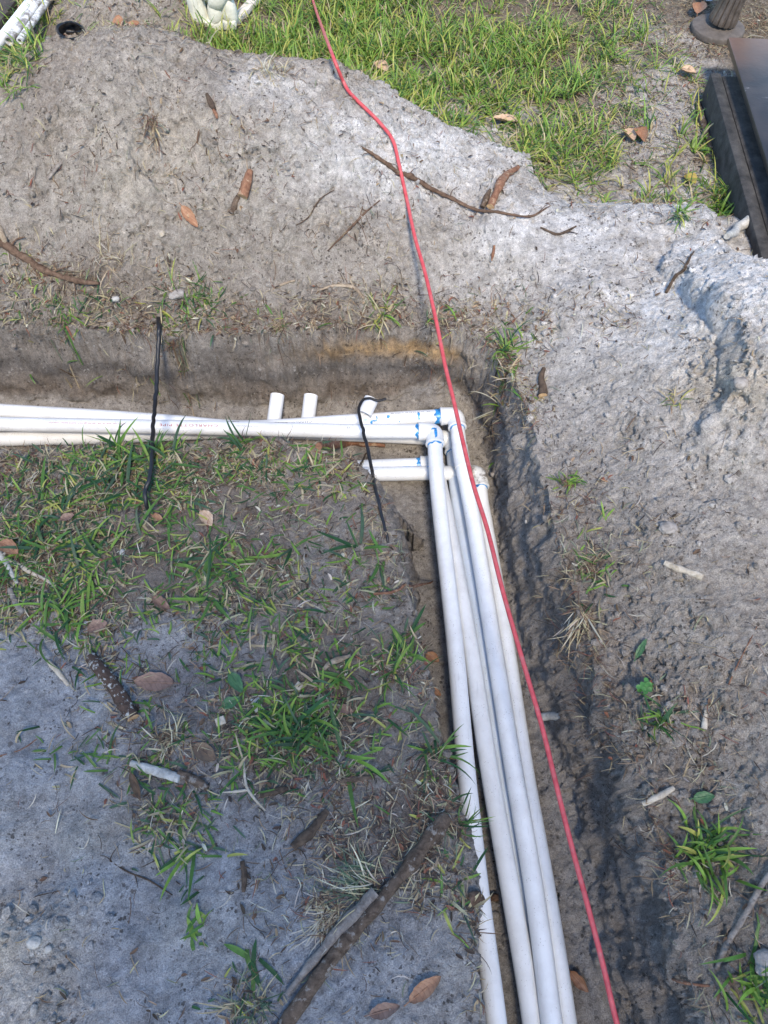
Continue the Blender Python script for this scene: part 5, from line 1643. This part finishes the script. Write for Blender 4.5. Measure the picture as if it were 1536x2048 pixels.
MB().add(lathe(q + np.array([0, 0, .05]), [(max(.0001, .030 * math.sin(t)), -.030 * math.cos(t)) for t in np.linspace(0, math.pi, 16)], 28)).build('globe', M['glass'], root=rootg)

# white cast garden ornament (lower part seen)
M['cast_white'] = plain('cream_cast_stone', (.62, .62, .53), .75, .12, 30, .003)
c = hit(430, 42)
c[2] = ground_z(c[0], c[1]) - .01
root = empty('garden_ornament', c, 'cream white cast garden ornament with rounded folds standing in the grass', 'ornament')
def lump(mb, off, size, seed, tilt=0):
    bv = iv if False else None
    th = np.linspace(0, math.pi, 14); ph = np.linspace(0, 2 * math.pi, 22, endpoint=False)
    v, f = [], []
    for t in th:
        for p in ph:
            x = math.sin(t) * math.cos(p); y = math.sin(t) * math.sin(p); z = math.cos(t)
            q = np.array([np.sign(x) * abs(x) ** .85 * size[0], np.sign(y) * abs(y) ** .85 * size[1], z * size[2]])
            q[0] += tilt * q[2]
            q *= 1 + .05 * vn3(np.array([x * 3 + seed]), np.array([y * 3]), np.array([z * 3]), seed)[0]
            v.append(c + np.array(off) + q)
    n_ = len(ph)
    for i in range(len(th) - 1):
        for j in range(n_):
            f.append([i * n_ + j, (i + 1) * n_ + j, (i + 1) * n_ + (j + 1) % n_, i * n_ + (j + 1) % n_])
    mb.add((v, f))
mb = MB()
mb.add(lathe(c + np.array([-.052, .0, 0]), [(.0, -.01), (.034, -.01), (.036, .01), (.032, .03), (.031, .30), (.0, .30)], 40, .10, 9, (-.06, 0, 1)))
mb.build('pillar', M['cast_white'], root=root, sharp=25)
mb = MB()
lump(mb, (.010, -.005, .045), (.030, .032, .055), 1, .1)
lump(mb, (.056, .0, .05), (.030, .032, .060), 2, -.15)
lump(mb, (.030, -.018, .10), (.036, .028, .045), 3, .3)
lump(mb, (-.012, -.012, .12), (.026, .024, .035), 4)
lump(mb, (.062, -.008, .13), (.028, .028, .045), 5, -.2)
lump(mb, (.022, -.012, .17), (.036, .03, .05), 6)
mb.build('folds', M['cast_white'], root=root, sharp=60)
mb = MB().add(box_vf(c + np.array([.006, .01, .008]), (.15, .085, .03), None, .006))
mb.build('plinth', M['cast_white'], root=root)

# cream stake and pipes at the top
def lying(label, a, b, r, mat, name, cat, flat=None, group=None):
    a, b = np.array(a), np.array(b)
    root = empty(name, (a + b) / 2, label, cat, group)
    if flat:
        d = (b - a); L = np.linalg.norm(d); d /= L
        s = np.cross([0, 0, 1.0], d); s /= np.linalg.norm(s)
        MB().add(box_vf((a + b) / 2, (L, flat[0], flat[1]), [d, s, np.cross(d, s)], .002)).build('board', M[mat], root=root)
    else:
        pipe_mesh(Path([a, b], .02), 'pipe', M[mat], root, r)
    return root
M['stake'] = plain('cream_painted_wood', (.58, .54, .47), .7, .2, 35, .002)
a = hit(470, 50, .012); b = hit(548, -22, .03); b = a + (b - a) * 1.5
lying('thin cream painted wooden stake lying beside the white ornament', a, b, 0, 'stake', 'wooden_stake', 'stake', (.034, .02))
g = 'white pipes stacked at the top left'
def along(u0, v0, u1, v1, r, k=1.6):
    a, b = hit(u0, v0, r + .02), hit(u1, v1, r + .02)
    z = max(a[2], b[2])
    a, b = at(u0, v0, z), at(u1, v1, z)
    return a - (b - a) * .15, a + (b - a) * k
a, b = along(-2, 85, 62, 4, .014)
lying('clean white pipe nearest the corner, outermost of the bundle at the top left', a, b, .018, 'pvc', 'white_pipe', 'pipe', group=g)
a, b = along(26, 72, 78, 4, .020)
lying('dirty white pipe, middle of the bundle at the top left', a, b, .015, 'pvc_mud', 'white_pipe', 'pipe', group=g)
a, b = along(46, 72, 90, 10, .014)
lying('sand-covered thin white pipe, innermost of the bundle at the top left', a, b, .011, 'pvc_mud', 'white_pipe', 'pipe', group=g)
M['dark_plank'] = plain('dark_plank', (.05, .042, .036), .8, .4, 20, .003)
a, b = along(-30, 60, 25, -15, .03)
lying('dark old plank leaning behind the white pipe bundle', a, b, 0, 'dark_plank', 'plank', 'plank', (.10, .03))
# black plastic pot piece
M['black_plastic'] = plain('black_plastic', (.010, .010, .011), .28, .4, 30, .0006)
c = hit(150, 66)
root = empty('plastic_pot', c, 'crushed black plastic pot half buried behind the dirt pile', 'pot')
v, f = lathe(np.zeros(3), [(.030, -.01), (.036, .0), (.042, .03), (.047, .034), (.047, .040), (.043, .040), (.039, .03), (.033, .0), (.0, -.004)], 40)
v = np.array(v)
v = v * np.array([.75, .42, .75])
v[:, 2] += .006 * np.sin(v[:, 0] * 120)
R_ = np.array(Matrix.Rotation(math.radians(58), 3, 'X').to_4x4().to_3x3())
v = v @ R_.T + c + np.array([0, 0, .004])
MB().add((v, f)).build('pot', M['black_plastic'], root=root, sharp=30)
v, f = lathe(np.zeros(3), [(.047, .044), (.051, .044), (.051, .037), (.047, .037)], 40)
v = np.array(v) * np.array([.75, .42, .75]); v[:, 2] += .006 * np.sin(v[:, 0] * 120)
v = v @ R_.T + c + np.array([0, 0, .004])
MB().add((v, f)).build('rim', M['black_plastic'], root=root, sharp=30)

# ------------------------------------------------------------------ unseen tree added behind the camera to shade the near bank
M['added_tree_bark'] = bark('added_tree_bark', (.06, .048, .038), (.17, .14, .11), None, 18)
tb = np.array([1.0, -4.1, 0.0])
added_oak = empty('added_shade_tree', tb, 'unseen leafy oak added to shade the near bank', 'tree')
mb = MB()
top = np.array([.7, -3.3, 3.2])
mb.add(tube(smooth_path([tb + [0, 0, -.2], tb + [-.05, .08, 1.2], tb + [-.15, .2, 2.2], top], .1), [.24, .17, .15, .12], 18, .1, 2, freq=6))
rt = np.random.RandomState(4)
cc = np.array([TREE_X, TREE_Y, 4.3])
cl = []
for k in range(26):
    q = cc + rt.normal(0, 1, 3) * np.array([.75, .55, .30])
    cl.append(q)
    if k < 14:
        mb.add(tube(smooth_path([top - [0, 0, .3], (top + q) / 2 + rt.normal(0, .12, 3), q], .08), [.07, .035, .01], 8, .1, k, freq=10))
mb.build('added_tree_trunk', M['added_tree_bark'], root=added_oak)
n = 5200
ci = np.array(cl)[rt.randint(0, len(cl), n)]
p = ci + rt.normal(0, .24, (n, 3)) * np.array([1, 1, .7])
a = rt.normal(0, 1, (n, 3)); a /= np.linalg.norm(a, axis=1, keepdims=True)
b = np.cross(a, rt.normal(0, 1, (n, 3))); b /= np.linalg.norm(b, axis=1, keepdims=True)
L = rt.uniform(.05, .09, (n, 1)); w = L * .42
vv = np.stack([p - a * L * .5, p + b * w * .5, p + a * L * .5, p - b * w * .5], 1).reshape(-1, 3)
ff = np.arange(n * 4).reshape(n, 4)
o = mesh_arrays('added_tree_crown', vv, ff, M['leaf'], col=np.repeat(palette(n, ['mid', 'deep', 'fresh'], [3, 3, 1], rt), 4, 0))
under(o, added_oak)
